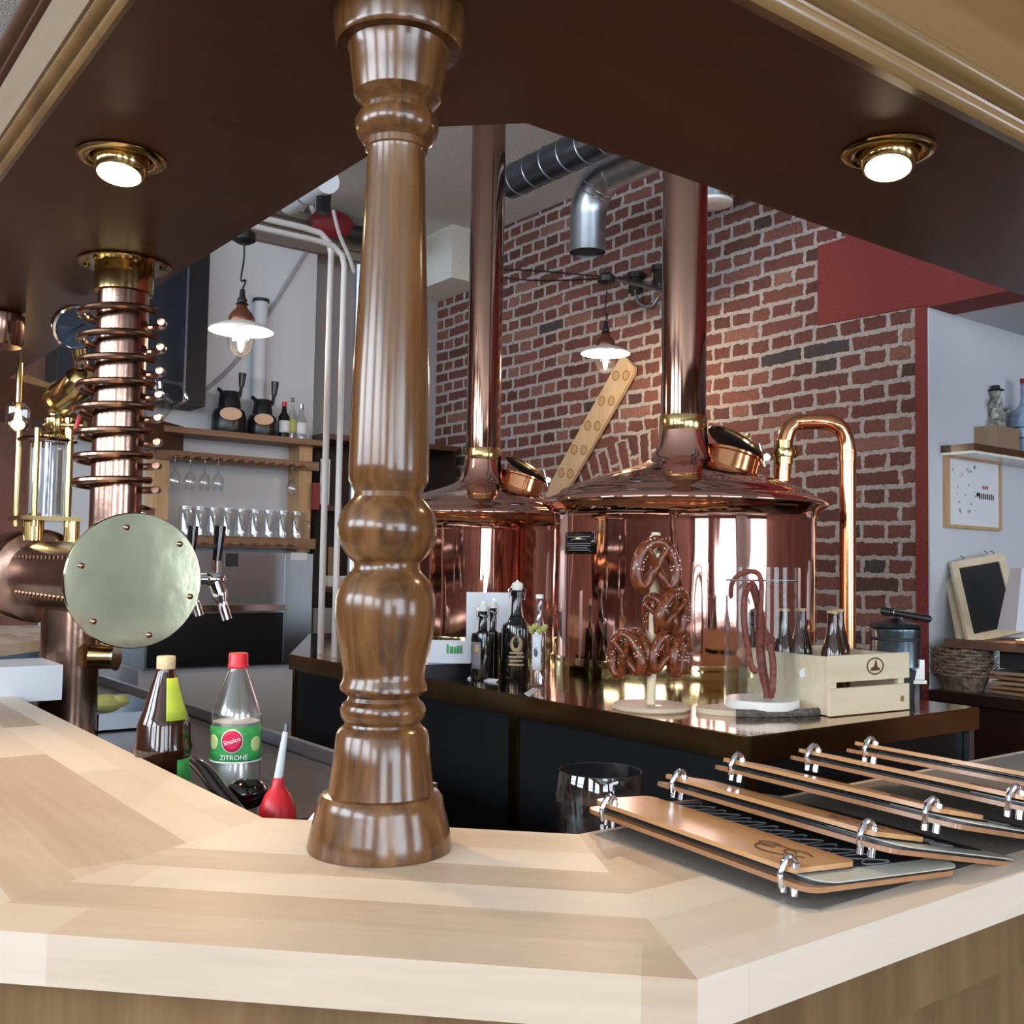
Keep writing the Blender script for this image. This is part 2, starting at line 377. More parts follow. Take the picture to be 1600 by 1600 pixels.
M['bark'] = mat('bark', (.12,.10,.09), .9, bump=1, bscale=120, var=.5, vscale=80)
M['slice'] = mat('slice_wood', (.60,.48,.35), .5, var=.15)
M['basket'] = mat('basket_weave', (.17,.125,.095), .6, bump=.8, bscale=60, var=.6, vscale=40)
M['granite'] = mat('brown_granite', (.085,.066,.055), .25, var=.7, vscale=45)
M['mat'] = mat('grey_mat', (.19,.175,.155), .5, bump=.15, bscale=300)
M['page'] = mat('black_page', (.018,.018,.019), .35)
M['sleeve'] = mat('pale_page_edge', (.50,.52,.46), .35)
M['bluejug'] = mat('blue_stoneware', (.26,.36,.50), .3, var=.35, vscale=30)
M['cardbox'] = mat('card_box', (.30,.20,.12), .6)
M['figure'] = mat('figurine_glaze', (.28,.29,.25), .4, var=.8, vscale=60)
M['lampshade'] = mat('lampshade_fabric', (.62,.64,.72), .8)
M['sponge'] = mat('yellow_sponge', (.45,.45,.14), .8, bump=.5)
M['tan'] = mat('tan_label', (.62,.40,.25), .5)
M['gaugeface'] = mat('gauge_face', (.35,.47,.62), .1, .6)
M['bluesteel'] = mat('kettle_steel', (.22,.30,.38), .22, 1)
M['irons'] = mat('cast_iron', (.015,.013,.012), .4)
M['shadecap'] = mat('shade_copper', (.20,.075,.04), .35, .6)
M['stavesM'] = staves('worktop_middle', -45); M['stavesL'] = staves('worktop_left', 90); M['stavesR'] = staves('worktop_right', 0)
M['edge'] = mat('worktop_edge', (.66,.55,.42), .3, coat=.3, var=.12, vscale=6)
M['barfront'] = wood('bar_front', (.13,.07,.03), (.19,.11,.05), (.25,.15,.075), 'z', 1, .4, .2, 14)
M['bulb'] = mat('lit_bulb', (1,.9,.75), .5, emit=(1,.80,.52), estr=40)
M['spot'] = mat('lit_spot_lamp', (1,.9,.75), .5, emit=(1,.82,.58), estr=28)
M['lampglow'] = mat('lit_enamel', (.95,.93,.88), .4)

# ============================================================ the room
CEIL = 3.79; XB = 4.165; YP = 6.2; YB = 6.45
struct(MB().box((XW-.2, YW-.2, -.1), (6.6, YB+.1, 0)).build('floor', M['floor']))
struct(MB().box((XW-.2, YW-.2, CEIL), (6.6, YB+.1, CEIL+.1)).build('ceiling', M['ceiling']))
struct(MB().box((XB, 2.49, 0), (XB+.2, YB, CEIL)).build('wall_right', M['brick']))
struct(MB().box((XW, YB-.20, 0), (1.419, YB-.001, CEIL)).build('wall_back_left', M['brickplain']))
struct(MB().box((XW, YB, 0), (6.5, YB+.15, CEIL)).build('wall_back', M['greywall']))
# plastered partition in front of the back wall, its right edge is the white arris
pw = struct(MB().box((1.42, YP, 0), (3.045, YB-.001, 3.56)).build('wall_partition', M['plaster']))
t = MB()                                     # red paint: strip down the arris, stepped patch and lintel
t.box((XB-.006, 2.487, 0), (XB, 2.545, 2.64))
t.prism([(XB-.012, 2.487, 2.632), (XB-.012, 3.056, 2.642), (XB-.012, 3.056, 3.03), (XB-.012, 2.9, 3.035), (XB-.012, 2.9, CEIL), (XB-.012, 2.487, CEIL)], (.012, 0, 0))
t.box((XB-.012, YW, 2.62), (XB+.2, 2.487, CEIL))
struct(t.build('wall_lintel', M['redstucco'], bevel=.004))
struct(MB().box((XB-.002, 2.479, 0), (6.5, 2.489, 2.62)).build('wall_niche', M['plaster']))
struct(MB().box((XB+.2, YW, 2.62), (6.5, 2.479, 2.72)).build('ceiling_niche', M['plaster']))
struct(MB().box((6.5, YW, 0), (6.6, 2.6, 2.8)).build('wall_end', M['brickplain']))
struct(MB().box((3.87, 5.83, 3.42), (XB-.002, YB-.002, CEIL)).build('trim_1', M['ceiling']))
# window walls behind the viewer
def winwall(name, ax, pos, lo, hi):
    wm = MB(); ws = sorted([(c-w/2, c+w/2, sill(ax, c)) for a, c, w in WINS if a == ax]); s1 = HEAD
    def B(a0, z0, a1, z1):
        if ax == 'y': wm.box((a0, pos-.2, z0), (a1, pos, z1))
        else: wm.box((pos-.2, a0, z0), (pos, a1, z1))
    B(lo, s1+.25, hi, CEIL); e = lo
    for a, b, s0 in ws: B(e, 0, a, s1+.25); B(a, 0, b, s0); e = b
    B(e, 0, hi, s1+.25)
    for a, b, s0 in ws:                            # segmental head of every opening
        c = (a+b)/2; h = (b-a)/2; n = 10
        pts = [(a, s1+.26), (a, s1)] + [(c+h*sin(-pi/2+pi*i/n), s1+.24*cos(-pi/2+pi*i/n)) for i in range(1, n)] + [(b, s1), (b, s1+.26)]
        if ax == 'y': wm.prism([(p, pos-.2, q) for p, q in pts], (0, .2, 0))
        else: wm.prism([(pos-.2, p, q) for p, q in pts], (.2, 0, 0))
    struct(wm.build(name, M['brickplain'], smooth=False))
    for i, (a, b, s0) in enumerate(ws):
        f = MB(); nb = 4
        def K(a0, z0, a1, z1):
            if ax == 'y': f.box((a0, pos-.13, z0), (a1, pos-.08, z1))
            else: f.box((pos-.13, a0, z0), (pos-.08, a1, z1))
        for k in range(nb+1):
            q = a+(b-a)*k/nb; K(q-.025, s0, q+.025, s1+.2)
        for z in (s0+.03, 2.35): K(a, z-.03, b, z+.03)
        struct(f.build('window_%d' % (i+1+(4 if ax == 'x' else 0)), M['beam'], smooth=False))
struct(MB().box((2.45, YW+.001, 0), (4.1, YW+.12, 3.3)).build('added_reflector', M['plaster']))  # unseen pale panel, added only for the brass end plate to mirror
winwall('wall_front', 'y', YW, XW-.2, 6.6)
winwall('wall_left', 'x', XW, YW, YB)

# ============================================================ bar worktop, front
def oct_pts(x_in, s_in, y_in, ytop, xend):
    return [(x_in, ytop), (x_in, s_in-x_in), (s_in-y_in, y_in), (xend, y_in)]
IN = oct_pts(.605, 1.957, 1.045, 4.30, 3.3)
OUT = oct_pts(.175, 1.301, .621, 4.30, 3.3)
ZT, TH = 1.10, .048
wt = thing('bar_worktop', 'long blonde block-wood worktop of the bar with mitred corners', 'counter', (.4, .9, ZT-TH))
for i, (nm, mk) in enumerate((('left', 'stavesL'), ('middle', 'stavesM'), ('right', 'stavesR'))):
    a, b, c, d = OUT[i], OUT[i+1], IN[i+1], IN[i]
    o = MB().prism([(p[0], p[1], ZT-TH) for p in (a, b, c, d)], (0, 0, TH)).build('worktop_board', M[mk], wt, bevel=.004, seg=3)
    o['label'] = {'left': 'left wing board, warm under the lamp', 'middle': 'short middle board across the corner', 'right': 'right wing board under the menus'}[nm]
# far diagonal wing of the worktop
fw = MB().prism([(.60, 4.302, ZT-TH), (.605+.9, 4.302+.9, ZT-TH), (1.30, 5.9, ZT-TH), (.60, 5.9, ZT-TH), (.175, 5.0, ZT-TH), (.175, 4.302, ZT-TH)], (0, 0, TH)).build('worktop_board', M['stavesL'], wt, bevel=.004)
# mitre grooves
def offpoly(P, d):      # parallel offset of an open polyline, to the left of its travel
    out = []
    for i, p in enumerate(P):
        p = Vector(p); v1 = (p-Vector(P[i-1])).normalized() if i else (Vector(P[1])-p).normalized()
        v2 = (Vector(P[i+1])-p).normalized() if i < len(P)-1 else v1
        n1 = Vector((-v1.y, v1.x)); n2 = Vector((-v2.y, v2.x)); n = (n1+n2).normalized()
        out.append(p + n*(d/max(.3, n.dot(n1))))
    return out
def sweep(mb, P, prof):   # prof: closed list (offset, z)
    L = [offpoly(P, o) for o, z in prof]
    rings = [[(L[j][i].x, L[j][i].y, prof[j][1]) for j in range(len(prof))] for i in range(len(P))]
    return mb.rings(rings)
# OUT runs from far left towards the right, its left hand side is the inside of the bar
bf = thing('bar_panelling', 'brown oak panelled front of the bar below the blonde worktop', 'bar front', (.4, .9, 0))
sweep(MB(), OUT, [(.07, 0), (.07, ZT-TH), (.10, ZT-TH), (.10, 0)]).build('front_panel', M['barfront'], bf)
sweep(MB(), OUT, [(.045, ZT-TH-.09), (.045, ZT-TH-.002), (.07, ZT-TH-.002), (.07, ZT-TH-.09)]).build('top_rail', M['barfront'], bf, bevel=.002)
sweep(MB(), OUT, [(.04, 0), (.04, .12), (.07, .12), (.07, 0)]).build('plinth', M['beam'], bf)
for (x, y, r) in ((.44, .955, -45), (.30, 1.10, -45), (.64, .73, -45), (1.02, .69, 0), (1.42, .69, 0), (.245, 1.3, 90), (.245, 1.8, 90)):
    MB().obox((x, y, .53), (.05, .03, .86), Matrix.Rotation(radians(r), 3, 'Z')).build('stile', M['barfront'], bf, bevel=.003)

# inner work surface below the bar
low = MB().box((.62, 1.96, .89), (1.265, 4.9, .93)).build('work_surface', M['granite'], bevel=.004)
tag(low, 'dark brown granite work surface behind the left wing of the bar', 'work surface')
lc = MB().box((.66, 1.98, 0), (1.22, 4.9, .889)).build('under_counter_cabinet', M['panel'], bevel=.004)
tag(lc, 'black under-counter cabinet carrying the granite work surface', 'cabinet')
lb = MB().box((1.272, 1.96, .90), (1.292, 4.9, .965)).build('surface_edge_strip', M['steel'], bevel=.002)
tag(lb, 'raised steel edge strip along the back of the granite surface', 'edge strip')
ls = MB().prism([(.90, 1.06, .905), (1.25, 1.06, .905), (1.25, 1.45, .905), (.72, 1.45, .905)], (0, 0, .025)).build('glass_shelf', M['steel'], bevel=.002)
tag(ls, 'low steel shelf under the inner edge of the right wing holding the glass', 'shelf')

# ============================================================ turned column
cx, cy = .664, 1.134
prof = []
for py, hw in [(1338,113),(1325,113.5),(1300,109),(1262,99),(1250,97),(1243,92),(1241,83),(1235,82),(1190,76),(1150,72),(1143,68),(1137,60),(1133,59),(1128,63),(1122,66),(1112,67),(1104,64),(1098,57),(1092,55),(1087,62),(1082,68),(1074,68),(1066,64),(1050,64),(1020,70),(990,76),(960,79),(935,78.5),(915,73),(900,62),(892,54),(885,52),(878,53),(868,63),(852,73),(836,78),(820,78),(802,73),(788,63),(778,54),(770,52.5),(764,56),(752,62.5),(730,63),(680,62),(600,60),(500,55.5),(400,51),(300,47),(243,45),(238,46),(236,49),(226,49.5),(222,56),(214,62),(204,65),(192,65),(184,61),(178,56),(172,52),(166,55),(160,63),(154,68),(146,69.5),(120,73),(95,76),(86,78),(80,80),(79,96),(76,98),(70,99),(40,103),(0,106),(-22,107)]:
    z = zat(cx, cy, py-(5 if py > 1000 else 0)); dd = (Vector((cx, cy, z))-CAM).dot(FW)
    prof.append((hw/FPX*dd*.995, z))
prof[0] = (prof[0][0], ZT+.0005); prof[-1] = (prof[-1][0], 2.1595)
co = MB().lathe([(r, z-ZT) for r, z in prof], (0,0,0), 64).build('turned_column', M['walnut'], angle=28)
co.location = (cx, cy, ZT); tag(co, 'turned dark wood column standing on the worktop and carrying the canopy', 'column')

# ============================================================ canopy
ZC = 2.16
CIN = [(.86, 5.15), (.86, 2.275-.86), (2.275-1.285, 1.285), (3.6, 1.285)]
COUT = [(.378, 5.15), (.378, 1.595-.378), (1.595-.825, .825), (3.6, .825)]
cp = thing('bar_canopy', 'dark wooden canopy over the bar with golden oak mouldings', 'canopy', (.6, 1.2, ZC))
for i in range(3):
    a, b, c, d = COUT[i], COUT[i+1], CIN[i+1], CIN[i]
    o = MB().prism([(p[0], p[1], ZC) for p in (a, b, c, d)], (0, 0, .022)).build('soffit_board', M['soffit'], cp, smooth=False)
sweep(MB(), CIN, [(0, ZC+.0225), (0, ZC+.10), (-.02, ZC+.10), (-.02, ZC+.0225)]).build('inner_fascia', M['golddark'], cp, smooth=False)
MR = [(.012,ZC-.004),(-.006,ZC-.006),(-.014,ZC+.002),(-.017,ZC+.012),(-.012,ZC+.021),(-.006,ZC+.024),(-.008,ZC+.030),(-.020,ZC+.034),(-.030,ZC+.042),(-.033,ZC+.052),(-.028,ZC+.061),(-.018,ZC+.064),(.012,ZC+.064)]
sweep(MB(), COUT[1:], MR).build('bottom_moulding', M['golddark'], cp, angle=50)
sweep(MB(), COUT[:2], [(.004 if o > 0 else o*.62, ZC+(z-ZC)*.62) for o, z in MR]).build('bottom_moulding', M['golddark'], cp, angle=50)
sweep(MB(), COUT[1:], [(.002, ZC+.0645), (-.022, ZC+.25), (.012, ZC+.25), (.012, ZC+.0645)]).build('outer_fascia', M['gold'], cp, smooth=False)
sweep(MB(), COUT[1:], [(.0, ZC+.2505), (-.035, ZC+.2505), (-.05, ZC+.27), (-.055, ZC+.30), (-.075, ZC+.33), (.0, ZC+.33)]).build('top_moulding', M['beam'], cp, angle=50)
sweep(MB(), COUT[:2], [(.002, ZC+.0400), (-.022, ZC+.0402), (-.050, ZC+.068), (.002, ZC+.068)]).build('outer_fascia', M['gold_daylit'], cp, smooth=False)
sweep(MB(), COUT[:2], [(.0, ZC+.0685), (-.052, ZC+.0685), (-.058, ZC+.073), (-.058, ZC+.081), (-.066, ZC+.084), (-.072, ZC+.090), (-.072, ZC+.10), (.0, ZC+.10)]).build('top_moulding', M['beam'], cp, angle=50)
# the far diagonal beam of the canopy that meets the partition
fb = thing('canopy_beam', 'brown oak beam closing the far end of the canopy at the partition', 'beam', (1.3, 5.2, ZC))
a = onz(-40, 632, 2.10); b = onz(286, 707, 2.10); d_ = (b-a).normalized(); n_ = Vector((-d_.y, d_.x, 0))
MB().prism([a, b, b+n_*.25, a+n_*.25], (0, 0, .155)).build('beam_body', M['beam'], fb, smooth=False)
P = [atd(x, y, 4.75+.002*x) for x, y in ((-30,632),(81,650),(81,600),(41,585),(-30,622))]
MB().prism(P, _f0*.05).build('beam_fascia', M['gold'], fb, smooth=False)

def downlight(x, y, label, tx, ty, pw_):
    t = thing('downlight', label, 'ceiling lamp', (x, y, ZC), 0, 'brass downlights in the canopy')
    MB().lathe([(.050, .0), (.074, -.001), (.076, -.004), (.072, -.008), (.060, -.010), (.052, -.006), (.050, 0)], (0,0,0), 48).build('flange', M['brass'], t, local=True, angle=60)
    R = Matrix.Rotation(radians(tx), 3, 'X') @ Matrix.Rotation(radians(ty), 3, 'Y')
    MB().lathe([(.047, .012), (.048, -.004), (.045, -.022), (.041, -.034), (.037, -.036), (.036, -.030), (.036, -.026)], (0,0,0), 40, R).build('eyeball', M['brass'], t, local=True, angle=50)
    MB().lathe([(.0355, -.029), (.030, -.0335), (.015, -.036), (.002, -.0365)], (0,0,0), 32, R).build('lamp', M['spot'], t, local=True)
    sp = bpy.data.lights.new('downlight_beam', 'SPOT'); sp.energy = pw_; sp.color = (1, .68, .38); sp.spot_size = radians(95); sp.spot_blend = .7; sp.shadow_soft_size = .03
    so = bpy.data.objects.new('downlight_beam', sp); COL.objects.link(so); so.location = Vector((x, y, ZC)) + R@Vector((0, 0, -.045)); so.rotation_euler = R.to_euler()
downlight(.525, 1.848, 'brass downlight in the canopy over the left wing', -10, 8, 32)
downlight(1.525, .981, 'brass downlight in the canopy over the right wing', -8, 14, 16)

# ============================================================ brew ledge
ZL = 1.10
LP = [(1.75, 1.455), (2.67, 1.455), (2.67, 1.95), (3.45, 2.05), (3.45, 4.75), (2.35, 4.75), (1.75, 3.70)]
lg = thing('brewing_ledge', 'black panelled masonry ledge with brass top that carries the copper kettles', 'ledge', (2.2, 2.0, 0))
def poly_in(P, d): 
    Q = [Vector(p) for p in P]; n = len(Q); out = []
    for i in range(n):
        v1 = (Q[i]-Q[i-1]).normalized(); v2 = (Q[(i+1) % n]-Q[i]).normalized()
        n1 = Vector((-v1.y, v1.x)); n2 = Vector((-v2.y, v2.x)); b = (n1+n2).normalized(); out.append(Q[i]+b*(d/max(.3, b.dot(n1))))
    return out
MB().prism([(p.x, p.y, 0) for p in poly_in(LP, .025)], (0, 0, ZL-.045)).build('panel_body', M['panel'], lg, smooth=False)
MB().prism([(p.x, p.y, ZL-.0445) for p in poly_in(LP, .006)], (0, 0, .0425)).build('brass_core', M['brass_band'], lg, smooth=False)
MB().prism([(p[0], p[1], ZL-.0018) for p in LP], (0, 0, .0018)).build('brass_top', M['brass_top'], lg, smooth=False)
def ledge_band(a, b): 
    a, b = Vector((*a, 0)), Vector((*b, 0)); d = (b-a).normalized(); n = Vector((d.y, -d.x, 0)); L = (b-a).length
    mb = MB(); mb.prism([a+n*.0, a+n*.004, b+n*.004, b+n*.0], (0, 0, .055)); 
    for v in mb.bm.verts: v.co.z += ZL-.057
    mb.build('edge_band', M['brass_band'], lg, smooth=False)
    rv = MB()

ledge_band(LP[6], LP[0]); ledge_band(LP[0], LP[1]); ledge_band(LP[1], LP[2]); ledge_band(LP[5], LP[6])
for x, y, w, l in ((1.762, 2.30, .012, .035), (1.762, 1.468, .012, .02), (1.762, 3.69, .012, .02)):
    MB().box((x, y-l/2, .02), (x+w+.003, y+l/2, ZL-.058)).build('vertical_strip', M['brass_band'], lg, bevel=.001)
MB().box((2.64, 1.462, .02), (2.663, 1.478, ZL-.058)).build('vertical_strip', M['steel'], lg, bevel=.001)
MB().box((1.757, 1.462, .02), (1.775, 1.476, ZL-.058)).build('vertical_strip', M['brass_band'], lg, bevel=.001)

# ============================================================ copper kettles
def kettle(cx, cy, label, group):
    t = thing('brew_kettle', label, 'brewing kettle', (cx, cy, ZL), 0, group)
    z = lambda q: q-ZL
    MB().lathe([(.449, z(1.135)), (.449, z(1.60)), (.450, z(1.622)), (.454, z(1.637)), (.462, z(1.648))], (0,0,0), 96, cap=False).build('kettle_body', M['copper'], t, local=True, angle=60)
    MB().lathe([(.462, z(1.648)), (.474, z(1.660)), (.486, z(1.668)), (.489, z(1.674)), (.486, z(1.680)), (.474, z(1.690)), (.460, z(1.697)), (.450, z(1.700)), (.440, z(1.708)), (.422, z(1.722)), (.40, z(1.731)), (.37, z(1.743)), (.34, z(1.754)), (.30, z(1.768)), (.26, z(1.781)), (.22, z(1.793)), (.185, z(1.803)), (.155, z(1.813)), (.13, z(1.824)), (.112, z(1.838)), (.099, z(1.856)), (.091, z(1.880)), (.085, z(1.91)), (.082, z(1.935))], (0,0,0), 96, cap=False).build('kettle_dome', M['copper'], t, local=True, angle=60)
    MB().lathe([(.082, z(1.932)), (.083, z(1.934)), (.083, z(1.984)), (.082, z(1.986)), (.080, z(1.986))], (0,0,0), 48, cap=False).build('flue_band', M['brass'], t, local=True)
    MB().lathe([(.0785, z(1.984)), (.0785, z(3.785))], (0,0,0), 48, cap=False).build('flue_pipe', M['copper_chim'], t, local=True)
    MB().lathe([(.456, .0), (.456, .058), (.4555, .060), (.450, .060)], (0,0,0), 96, cap=False).build('brass_skirt', M['skirt'], t, local=True)
    rv = MB()
    for k in range(36): rv.sph((.456*cos(k*pi/18), .456*sin(k*pi/18), .046), .004, seg=8)
    rv.build('skirt_rivets', M['brass'], t, local=True)
    # manhole on the right-hand shoulder: a = direction in plan
    a = radians(-37.2); d = Vector((cos(a), sin(a), 0)); s = Vector((-d.y, d.x, 0)); mc = d*.175 + s*.06 + Vector((0, 0, z(1.832)))
    ax = (Vector((0, 0, 1)) + d*.28 + s*.1).normalized(); R = ax.to_track_quat('Z', 'Y').to_matrix()
    MB().lathe([(.104, -.05), (.104, .020), (.110, .024), (.110, .032), (.100, .033), (.096, .028), (.094, -.02)], mc, 40, R).build('manhole_collar', M['copper_pipe'], t, local=True, angle=50)
    lax = (ax*.93 + d*.30 - s*.05 ).normalized(); R2 = lax.to_track_quat('Z', 'Y').to_matrix(); lc = mc + ax*.072 + d*.004
    MB().lathe([(.100, -.004), (.112, -.004), (.112, .004), (.100, .014), (.06, .024), (.02, .028)], lc, 40, R2).build('manhole_lid', M['brass_band'], t, local=True, angle=50)
    MB().lathe([(.02, -.010), (.100, -.010), (.106, -.0045), (.02, -.0045)], lc, 40, R2).build('lid_gasket', M['blackmatt'], t, local=True, angle=50)
    h = mc + (d*.125) + Vector((0,0,.02))
    MB().cyl(h-s*.03, h+s*.03, .012).cyl(h+Vector((0,0,-.03)), h+Vector((0,0,.05))-d*.02, .008).build('lid_hinge', M['chrome'], t, local=True)
    hk = lc + R2@Vector((0,-.02,.02))
    MB().tube([hk+R2@Vector((-.03,0,0)), hk+R2@Vector((-.02,0,.03)), hk+R2@Vector((.02,0,.03)), hk+R2@Vector((.03,0,0))], .006, 8).build('lid_handle', M['brass'], t, local=True)
    return t
KR = atd(1065.5, 900, 3.6); KL = atd(751, 900, 4.7)
kr = kettle(KR.x, KR.y, 'right copper kettle, nearest one, with the black nameplate on its side', 'copper brewing kettles')
kl = kettle(KL.x, KL.y, 'left copper kettle further back, partly behind the turned column', 'copper brewing kettles')
# nameplate on the right kettle (bent round the wall)
def onkettle(px, py):
    d = pray(px, py); ox, oy = KR.x, KR.y; A = d.x**2+d.y**2; Bq = -2*(d.x*ox+d.y*oy); Cq = ox**2+oy**2-.452**2
    s = (-Bq-sqrt(Bq*Bq-4*A*Cq))/(2*A); return CAM+d*s
a = onkettle(884, 832); b = onkettle(929, 866)
a0, a1 = atan2(a.y-KR.y, a.x-KR.x), atan2(b.y-KR.y, b.x-KR.x)
if a1 < a0: a1 += 2*pi
def plate(r, m, nm, par, k0, k1, z0, z1):
    mb = MB(); mb.grid(lambda u, v: (KR.x+r*cos(a0+(a1-a0)*(k0+(k1-k0)*u)), KR.y+r*sin(a0+(a1-a0)*(k0+(k1-k0)*u)), z0+(z1-z0)*v), 10, 1)
    return mb.build(nm, m, par, solid=.002)
zt, zb = a.z, b.z
pl = plate(.4525, M['blackgloss'], 'nameplate', kr, 0, 1, zb, zt)
for k, (u0, u1, v) in enumerate(((.12,.88,.78), (.25,.75,.66), (.1,.9,.48), (.1,.9,.38), (.2,.8,.28), (.15,.85,.18))):
    plate(.4537+.0001*k, M['print_grey'], 'inscription_line', pl, u0, u1, zb+(zt-zb)*(v-.02), zb+(zt-zb)*(v+.02))

# swan-neck pipe
sp = thing('swan_neck_pipe', 'orange copper swan-neck pipe rising from the right kettle and dropping behind the crate', 'pipe', tuple(atd(1225, 745, 3.72)))
D1, D2 = 3.72, 3.66
P = [atd(1222, 752, D1), atd(1224, 700, D1), atd(1226, 690, D1), atd(1232, 672, D1), atd(1246, 661, D1), atd(1262, 659, 3.70), atd(1285, 659, 3.68), atd(1302, 662, D2), atd(1316, 672, D2), atd(1323, 690, D2), atd(1324.5, 712, D2)]
MB().tube(smoothpts(P, 5), .0285, 20).build('bend', M['copper_pipe'], sp)
e = P[-1]; MB().cyl((e.x, e.y, e.z+.005), (e.x, e.y, ZL), .0285, seg=28).build('drop_pipe', M['copper_pipe'], sp)
MB().lathe([(.029,-.02),(.031,-.02),(.031,.02),(.029,.02)], (e.x, e.y, e.z), 28, cap=False).build('solder_sleeve', M['copper_pipe'], sp)
c = atd(1224, 706, D1); MB().lathe([(.030,-.045),(.034,-.045),(.034,-.02),(.040,-.018),(.042,-.004),(.040,.010),(.034,.012),(.034,.04),(.030,.04)], c, 24, cap=False).build('union_nut', M['brass'], sp, angle=40)
w = atd(1222, 706, D1)+_r0*.045; MB().sph(w, .022, (1,.5,1)).build('tap_wheel', M['brass'], sp)

# the wooden paddle leaning behind the left kettle
A = onx(985, 565, XB-.03); B = onx(872, 765, XB-.03)
ax = (A-B); L = ax.length; ax.normalize(); nrm = Vector((-1, 0, 0)); nrm = (nrm-ax*nrm.dot(ax)).normalized(); sd = ax.cross(nrm)
R = Matrix((sd, ax, nrm)).transposed()
pd = thing('mash_paddle', 'pale wooden mash paddle with round holes hung slanting on the brick wall', 'paddle', tuple(B))
mb = MB()
prf = [(-.03,-.25),(.03,-.25),(.075,0),(.08,.1),(.08,L-.03),(.055,L),(-.055,L),(-.08,L-.03),(-.08,.1),(-.075,0)]
mb.prism([B+R@Vector((x, y, -.012)) for x, y in prf], R@Vector((0,0,.024))); mb.build('blade', M['paddle'], pd, bevel=.004)
for k in range(5):
    for s_ in (-1, 1):
        y = L*(.11+k*.19)+(.0 if s_ < 0 else .05); c = B+R@Vector((s_*.036, y, .0125))
        MB().lathe([(.031, 0), (.031, .001), (.025, .001), (.024, 0)], c, 24, R, cap=False).build('hole_rim', M['rimwood'], pd)
        MB().lathe([(.001, 0), (.024, 0)], c+R@Vector((0,0,.0004)), 24, R, cap=False).build('hole_face', M['recess'], pd)
for y_ in (.25, L-.12):
    c = B+ax*y_; MB().cyl(c+Vector((.0125,0,0)), (XB-.001, c.y, c.z), .008).build('wall_hook', M['irons'], pd)
# ============================================================ pipes on the left of the kettles
def pipe(name, pts, r, mt, label, cat='pipe', group=None, seg=12):
    return tag(MB().tube(pts, r, seg).build(name, mt), label, cat, group)
pg = 'thin painted pipes rising from the ledge'
for i, (px, dx, D, lab) in enumerate(((500.5, 0, 4.0, 'left of the two thin pale pipes rising from the ledge'), (522, 0, 3.88, 'right of the two thin pale pipes rising from the ledge'))):
    b = onz(px, 1022+i*5, ZL+.001); zt = zat(b.x, b.y, 372 if i == 0 else 392)
    pts = [(b.x, b.y, ZL+.001), (b.x, b.y, zt-.06), (b.x-.01, b.y, zt-.02), (b.x-.05, b.y, zt+.01), (b.x-.12, b.y, zt+.015), (b.x-.9, b.y, zt+.015)]
    pipe('thin_pipe', pts, .0125 if i == 0 else .0115, M['pipewhite'], lab, group=pg)
b = atd(560, 560, 4.6)
tag(MB().cyl((b.x, b.y, ZL+.003), (b.x, b.y, zat(b.x, b.y, 415)), .024, seg=20).build('steel_riser', M['galv']), 'thicker grey steel pipe directly left of the turned column', 'pipe')
pts = [(b.x+.02, b.y+.1, zat(b.x, b.y, 415)), atd(545, 400, 4.9), atd(530, 365, 5.2), atd(521, 330, 5.4)]
pipe('loose_hose', smoothpts(pts, 5), .010, M['pipewhite'], 'pale hose curving down over the cornice to the steel riser', 'hose')

# ventilation ducts
def duct(mb, a, b, r, seg=32): mb.cyl(a, b, r, seg=seg)
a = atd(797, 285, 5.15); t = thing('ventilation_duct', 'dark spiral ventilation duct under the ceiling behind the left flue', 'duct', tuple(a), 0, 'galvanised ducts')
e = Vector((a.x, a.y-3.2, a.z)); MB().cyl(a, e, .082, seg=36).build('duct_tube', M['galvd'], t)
mb = MB()
for k in range(24):
    c = a+Vector((0, -.05-k*.13, 0)); mb.tube([c+Vector((.083*cos(q), -.02*q/pi, .083*sin(q))) for q in [2*pi*j/28 for j in range(29)]], .0035, 6)
mb.build('spiral_seam', M['galv'], t)
c = atd(918, 395, 5.1); c2 = atd(920, 340, 5.1)
t = thing('duct_elbow', 'bright galvanised duct elbow opening downwards in front of the brick wall', 'duct', tuple(c), 0, 'galvanised ducts')
top = Vector((c.x, c.y, c2.z)); r_ = .092; Rb = .19
pts = [Vector((c.x, c.y, c.z))+Vector((0,0,.0)), top] + [top+Vector((0, -Rb+Rb*cos(q), Rb*sin(q))) for q in [radians(k) for k in (12, 25, 38, 51, 64, 78)]] + [top+Vector((0, -Rb, Rb)), top+Vector((0, -2.4, Rb))]
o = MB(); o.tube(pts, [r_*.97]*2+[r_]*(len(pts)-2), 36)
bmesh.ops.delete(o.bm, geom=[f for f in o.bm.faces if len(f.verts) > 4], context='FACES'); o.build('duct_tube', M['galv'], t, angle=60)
mb = MB()
for k in (4, 5, 8): mb.tube([pts[k] + (lambda T, U, q: U*cos(q)*.094+T.cross(U)*sin(q)*.094)((pts[k+1]-pts[k-1]).normalized() if k < len(pts)-1 else Vector((0,-1,0)), Vector((1,0,0)), 2*pi*j/28) for j in range(28)], .004, 6, closed=True)
mb.build('duct_seam', M['chrome'], t)
MB().lathe([(.084, .012), (.078, .03), (.001, .032)], (c.x, c.y, c.z), 32).build('duct_baffle', M['blackmatt'], t)
a = atd(1112, 322, 4.75); t = thing('ventilation_valve', 'round white ventilation valve high beside the right flue', 'vent', tuple(a))
MB().lathe([(.03, 0), (.075, 0), (.095, .008), (.098, .02), (.085, .03), (.07, .035)], a, 36).build('valve_ring', M['enamel'], t)
MB().cyl(a+Vector((0,0,.03)), (a.x, a.y, CEIL-.002), .075, seg=32).build('duct_stub', M['galv'], t)
